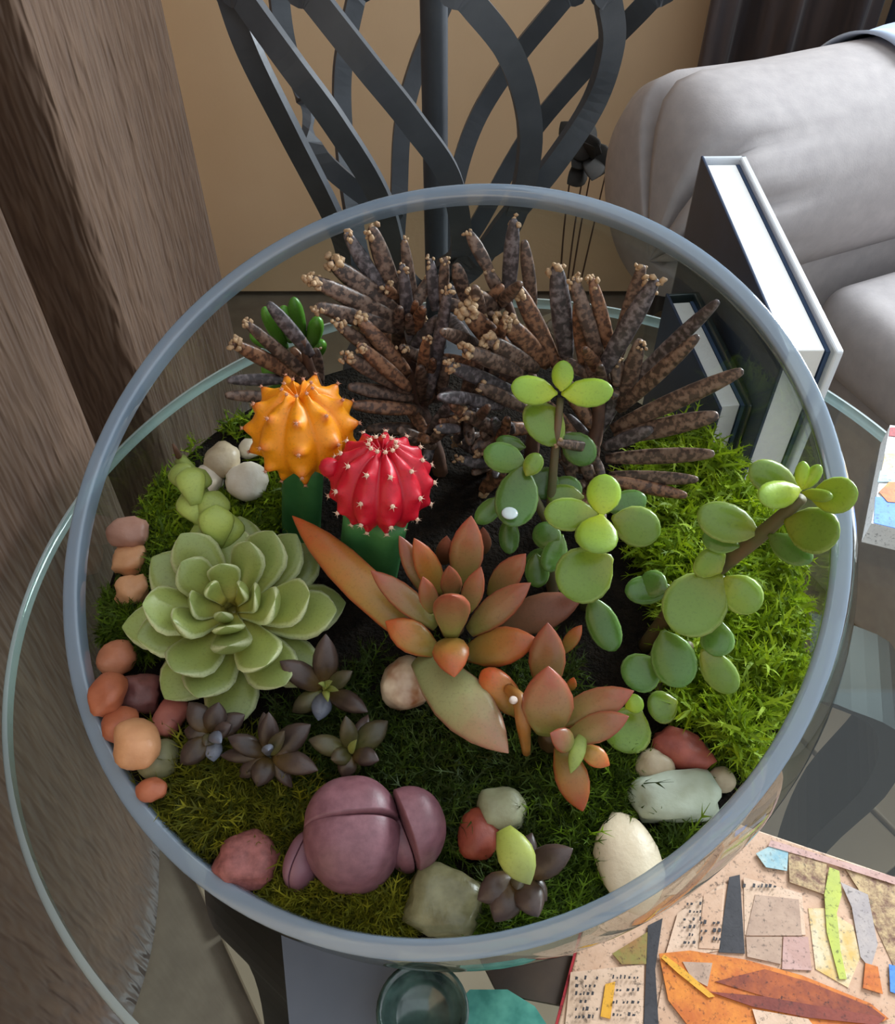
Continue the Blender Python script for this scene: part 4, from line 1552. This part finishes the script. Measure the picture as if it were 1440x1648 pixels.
JG, JL, JD = M_jade, M_jadel, M_jaded
jade_plant('upright jade plant with round leaves in front of the dark stalks', (890, 965),
           [([(890, 965, .136), (884, 870, .165), (890, 760, .195), (902, 640, .222)], [.003, .0024, .002, .0016]),
            ([(886, 850, .172), (860, 800, .188), (842, 752, .203)], [.0022, .002, .0018]),
            ([(940, 980, .136), (965, 900, .18), (968, 828, .206)], [.0032, .0026, .002])],
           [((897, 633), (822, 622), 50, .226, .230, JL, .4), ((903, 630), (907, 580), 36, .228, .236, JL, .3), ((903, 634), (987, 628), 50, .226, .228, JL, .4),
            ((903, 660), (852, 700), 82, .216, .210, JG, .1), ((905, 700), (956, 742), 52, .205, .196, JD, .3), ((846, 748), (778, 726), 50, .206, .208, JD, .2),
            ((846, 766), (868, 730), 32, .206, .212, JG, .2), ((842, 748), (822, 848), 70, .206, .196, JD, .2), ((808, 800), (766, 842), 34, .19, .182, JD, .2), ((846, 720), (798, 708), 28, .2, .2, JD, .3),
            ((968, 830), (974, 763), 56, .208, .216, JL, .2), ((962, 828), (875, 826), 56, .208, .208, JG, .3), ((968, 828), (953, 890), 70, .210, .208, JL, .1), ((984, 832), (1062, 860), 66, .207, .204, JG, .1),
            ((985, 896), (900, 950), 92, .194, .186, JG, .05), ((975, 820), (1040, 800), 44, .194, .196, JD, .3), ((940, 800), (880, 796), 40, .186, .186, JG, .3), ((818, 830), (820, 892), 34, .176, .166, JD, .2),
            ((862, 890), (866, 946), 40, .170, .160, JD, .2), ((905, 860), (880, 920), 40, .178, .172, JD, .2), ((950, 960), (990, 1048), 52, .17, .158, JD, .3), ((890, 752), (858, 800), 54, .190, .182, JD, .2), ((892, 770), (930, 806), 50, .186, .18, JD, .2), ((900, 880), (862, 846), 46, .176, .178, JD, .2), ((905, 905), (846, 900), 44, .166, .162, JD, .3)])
jade_plant('sprawling jade plant reaching over the right rim of the bowl', (1040, 1040),
           [([(1040, 1040, .136), (1090, 975, .170), (1160, 911, .200), (1222, 862, .228), (1290, 802, .254)], [.0042, .0038, .0034, .003, .002]),
            ([(1050, 1060, .138), (1075, 1040, .160), (1110, 1040, .172)], [.003, .0025, .002]),
            ([(1060, 1090, .138), (1060, 1120, .148)], [.002, .0016])],
           [((1286, 788), (1205, 752), 54, .250, .256, JG, .2), ((1290, 786), (1220, 802), 48, .256, .258, JL, .3), ((1290, 788), (1292, 742), 24, .258, .266, JL, .1), ((1292, 788), (1320, 748), 24, .258, .266, JL, .1),
            ((1302, 800), (1381, 794), 60, .258, .268, JL, .15), ((1290, 792), (1340, 800), 22, .260, .266, JL, .3), ((1262, 838), (1350, 866), 76, .244, .252, JG, .05), ((1236, 860), (1306, 904), 46, .234, .236, JD, .3),
            ((1222, 858), (1122, 824), 66, .230, .232, JG, .35), ((1190, 880), (1130, 862), 40, .220, .218, JD, .4), ((1160, 922), (1126, 890), 60, .208, .212, JG, .05), ((1164, 926), (1080, 1012), 100, .206, .196, JG, .0), ((1166, 928), (1220, 982), 62, .206, .202, JG, .15),
            ((1160, 1000), (1150, 1056), 54, .182, .176, JD, .1), ((1066, 1014), (1100, 1106), 72, .178, .168, JD, .2), ((1128, 1046), (1184, 1114), 52, .176, .168, JG, .2), ((1056, 1060), (1008, 1102), 66, .166, .160, JD, .1),
            ((1090, 1128), (1044, 1146), 54, .156, .154, JG, .1), ((1006, 1140), (1034, 1126), 32, .160, .162, JL, .1), ((1030, 1140), (990, 1206), 80, .152, .146, JG, .2), ((1080, 945), (1005, 952), 48, .176, .174, JD, .3),
            ((1074, 950), (1030, 930), 46, .178, .176, JD, .2)])
M_drop = glassmat('water_drop', (.98, 1, 1, 1), 1.33)
dp = P(820, 826, .2008)
lathe('water_drop', [(.0036, .0), (.0032, .0004), (.002, .0007), (.0, .0008)], plain('water_highlight', srgb(200, 214, 214), None, 40, .08), bpy.data.objects['jade_plant'], dp, 16)  # opaque pale colour paints the highlight on the drop

# ------------------------------------------------------------------ kalanchoe with pencil leaves
def kal_mat(name, c1, c2, c3):
    m, nt, bs = newmat(name)
    vo = noise_node(nt, 380, 2)
    r = ramp(nt, vo.outputs[0], [(.44, c3), (.52, c1), (.66, c2)])
    big = noise_node(nt, 40, 1)
    mu = N(nt, 'ShaderNodeMath', operation='MULTIPLY')
    mu.inputs[1].default_value = .35
    nt.links.new(big.outputs[0], mu.inputs[0])
    out = mixc(nt, mu.outputs[0], r.outputs[0], c2)
    nt.links.new(out, bs.inputs['Base Color'])
    bs.inputs['Roughness'].default_value = .4
    bump(nt, bs, vo.outputs[0], .3, .0008)
    return m


M_kal = kal_mat('speckled_brown_leaf', srgb(106, 82, 68), srgb(130, 108, 94), srgb(46, 34, 30))
M_kal2 = kal_mat('speckled_copper_leaf', srgb(128, 88, 64), srgb(150, 110, 82), srgb(58, 38, 32))
M_kal3 = kal_mat('speckled_slate_leaf', srgb(84, 74, 74), srgb(120, 112, 114), srgb(38, 32, 32))
M_kst = plain('kalanchoe_stem', srgb(110, 76, 58), srgb(70, 50, 42), 120, .6)
M_plt = plain('tan_plantlet', srgb(196, 164, 124), srgb(150, 120, 92), 400, .7)


def kalanchoe(label, base, stems, leaves, yy):
    b = Py(base[0], base[1], yy)
    t = thing('kalanchoe', label, 'succulent', (b.x, b.y, SOIL), 'kalanchoe stalks')
    for pts, r in stems:
        q = [V((b.x, b.y, SOIL - .004))] + [Pin(x, y, yv) for (x, y, yv) in pts]
        tube('stem', q, r, M_kst, t, 8, 5 * len(q))
    for (bp, tp_, w, yb, yt, mi, tuft) in leaves:
        B, T = Pin(bp[0], bp[1], yb), Pin(tp_[0], tp_[1], yt)
        m = (M_kal, M_kal2, M_kal3)[mi]
        wm = w * pxm(B.lerp(T, .5))
        lf_ = leaf(t, B, T, wm, wm * .8, tocam(B), m, random.uniform(-.08, .08), 'finger', channel=.2, nseg=12)
        if tuft:
            verts, faces = [], []
            axv = (T - B).normalized()
            for q in range(int(tuft * 1.7)):
                off = V((random.gauss(0, 1), random.gauss(0, 1), random.gauss(0, 1)))
                off *= min(1, 1.3 / off.length) * wm * .30
                c = T - axv * (wm * random.uniform(.05, .45)) + off
                r = wm * random.uniform(.13, .21)
                k0 = len(verts)
                dd = V((random.gauss(0, 1), random.gauss(0, 1), random.gauss(0, 1))).normalized()
                s1 = dd.cross(V((.2, .5, 1))).normalized()
                s2 = dd.cross(s1)
                for (hh, rr) in ((-1.1, .35), (0, 1), (1.1, .4)):
                    for k in range(5):
                        aa = k * 2 * math.pi / 5
                        verts.append(c + dd * (hh * r) + (s1 * math.cos(aa) + s2 * math.sin(aa)) * (rr * r))
                for u in range(2):
                    for k in range(5):
                        faces.append((k0 + u * 5 + k, k0 + u * 5 + (k + 1) % 5, k0 + u * 5 + 5 + (k + 1) % 5, k0 + u * 5 + 5 + k))
                faces.append(tuple(k0 + 4 - k for k in range(5)))
                faces.append(tuple(k0 + 10 + k for k in range(5)))
            mk('plantlets', verts, faces, M_plt, lf_)
    return t


def fill(cx, cy, n, r0, r1, yb, a0=0, a1=360, w=22):
    """shorter leaves round a stem"""
    out = []
    for k in range(n):
        a = math.radians(random.uniform(a0, a1))
        L = random.uniform(r0, r1)
        bx_, by_ = cx + random.uniform(-22, 22), cy + random.uniform(-40, 40)
        out.append(((bx_, by_), (bx_ + L * math.cos(a), by_ - L * math.sin(a)), w * random.uniform(.8, 1.15), yb + random.uniform(-.012, .02), yb + random.uniform(-.03, .03), random.choice((0, 0, 1, 2)), random.choice((0, 0, 5))))
    return out


kalanchoe('small brown speckled kalanchoe stalk left, above the orange cactus', (520, 690),
          [([(515, 640, .345), (498, 590, .345), (486, 545, .345)], [.003, .0028, .0024, .002])],
          [((506, 615), (394, 518), 22, .345, .335, 0, 4), ((503, 618), (374, 552), 26, .345, .325, 1, 8), ((502, 572), (431, 487), 24, .345, .345, 2, 0), ((468, 610), (365, 612), 20, .34, .33, 2, 0),
           ((450, 640), (362, 636), 20, .33, .32, 0, 0), ((520, 640), (470, 560), 22, .345, .35, 1, 0), ((515, 625), (508, 560), 20, .35, .355, 0, 3)], .345)
kalanchoe('tall brown speckled kalanchoe stalk at the back left of the bowl', (712, 800),
          [([(700, 720, .335), (672, 640, .35), (655, 560, .36), (648, 490, .365)], [.0045, .004, .0035, .003, .002])],
          [((650, 520), (497, 448), 30, .36, .345, 0, 12), ((652, 515), (530, 420), 34, .36, .355, 0, 12), ((640, 530), (508, 492), 28, .355, .34, 0, 8), ((632, 500), (556, 374), 26, .362, .365, 2, 7),
           ((642, 492), (597, 364), 30, .364, .37, 0, 5), ((662, 560), (647, 425), 22, .355, .36, 2, 4), ((656, 605), (540, 520), 24, .345, .335, 0, 5), ((658, 602), (574, 508), 26, .34, .34, 1, 8),
           ((660, 630), (554, 572), 26, .335, .32, 0, 6), ((660, 626), (576, 554), 24, .33, .325, 1, 6), ((668, 515), (650, 385), 20, .365, .37, 0, 3), ((690, 640), (722, 464), 22, .335, .345, 2, 6),
           ((700, 500), (692, 416), 20, .36, .365, 2, 5), ((712, 490), (716, 414), 18, .36, .365, 0, 5), ((664, 640), (560, 622), 24, .335, .325, 0, 0), ((668, 660), (566, 652), 24, .33, .32, 1, 0), ((690, 700), (730, 640), 20, .325, .32, 2, 3),
           ((700, 720), (640, 690), 22, .325, .318, 0, 0), ((690, 690), (590, 690), 22, .34, .335, 0, 0)] + fill(655, 540, 12, 50, 90, .362, 40, 200) + fill(690, 620, 9, 45, 85, .35, 10, 170) + fill(690, 690, 10, 35, 70, .325, 20, 340, 19), .335)
kalanchoe('tall brown speckled kalanchoe stalk at the back centre', (850, 800),
          [([(856, 720, .34), (862, 640, .35), (838, 560, .36), (815, 480, .365)], [.0045, .004, .0035, .003, .002])],
          [((790, 440), (753, 372), 22, .365, .37, 0, 5), ((816, 495), (827, 352), 26, .365, .37, 2, 5), ((858, 495), (843, 386), 22, .365, .37, 0, 0), ((815, 490), (782, 432), 22, .362, .365, 0, 4), ((822, 575), (748, 498), 36, .352, .34, 1, 14),
           ((882, 588), (808, 512), 34, .345, .34, 1, 14), ((864, 595), (784, 546), 30, .34, .33, 0, 12), ((846, 602), (746, 562), 28, .338, .322, 0, 10), ((830, 632), (722, 588), 26, .335, .318, 2, 10), ((896, 590), (830, 458), 30, .345, .352, 1, 7),
           ((912, 580), (895, 425), 34, .345, .352, 2, 8), ((800, 500), (760, 470), 26, .355, .345, 0, 6), ((822, 705), (745, 664), 24, .322, .31, 0, 8), ((810, 655), (736, 638), 22, .326, .316, 2, 8), ((796, 748), (734, 740), 20, .312, .305, 2, 7),
           ((850, 660), (770, 620), 24, .33, .322, 0, 3), ((860, 690), (780, 690), 24, .325, .318, 1, 0), ((745, 640), (780, 560), 24, .335, .34, 0, 4), ((740, 690), (700, 690), 18, .31, .305, 2, 4)] + fill(790, 600, 14, 45, 85, .35, 20, 220) + fill(770, 520, 8, 45, 80, .362, 40, 170) + fill(800, 720, 14, 35, 75, .325, 60, 300) + fill(770, 680, 10, 35, 70, .322, 0, 360, 20), .34)
kalanchoe('wide brown speckled kalanchoe stalk fanning out to the right', (960, 800),
          [([(952, 740, .315), (960, 690, .32), (965, 640, .325), (972, 600, .33)], [.0045, .004, .0035, .003, .0025])],
          [((968, 590), (922, 446), 26, .335, .345, 0, 7), ((986, 580), (952, 448), 24, .335, .345, 1, 6), ((940, 590), (930, 480), 26, .34, .345, 1, 6), ((985, 600), (1034, 426), 28, .332, .34, 0, 5), ((962, 610), (1056, 448), 32, .328, .33, 2, 5),
           ((1000, 660), (1030, 546), 28, .32, .325, 0, 0), ((1010, 620), (1156, 484), 24, .325, .315, 2, 0), ((995, 660), (1124, 540), 26, .318, .305, 0, 0), ((985, 690), (1196, 596), 30, .318, .305, 0, 0), ((990, 705), (1156, 668), 32, .315, .30, 0, 0),
           ((975, 738), (1150, 730), 26, .31, .296, 0, 0), ((980, 765), (1124, 772), 22, .306, .294, 0, 0), ((970, 770), (1106, 798), 22, .302, .29, 1, 0), ((955, 690), (900, 600), 26, .32, .33, 1, 3), ((960, 700), (1010, 600), 26, .32, .33, 2, 0),
           ((972, 720), (1050, 690), 24, .312, .305, 2, 0), ((960, 760), (900, 740), 22, .31, .305, 0, 0)] + fill(975, 650, 8, 45, 90, .325, 30, 150) + fill(940, 740, 10, 35, 75, .312, 20, 340, 19), .315)

# green finger-leaved sprout behind the left stalk
M_fing = leafmat('finger_green', srgb(60, 100, 34), srgb(76, 128, 36), srgb(90, 148, 44), None, .8, .35, .3)
fg = Pin(480, 590, .37)
ft = thing('finger_succulent', 'bright green finger-leaved succulent behind the left kalanchoe', 'succulent', (fg.x, fg.y, SOIL))
tube('stem', [V((fg.x, fg.y, SOIL - .004)), fg], [.003, .0025], M_fing, ft, 8, 3)
for (b, t, w) in (((460, 560), (424, 494), 26), ((468, 550), (455, 492), 24), ((486, 560), (472, 478), 26), ((500, 560), (512, 510), 26), ((445, 560), (402, 536), 24), ((500, 580), (520, 548), 24), ((455, 600), (420, 590), 26), ((470, 620), (420, 640), 24)):
    B, T = Pin(b[0], b[1], .362), Pin(t[0], t[1], .362)
    leaf(ft, B, T, w * pxm(B), w * pxm(B) * .8, tocam(B), M_fing, 0, 'blunt')
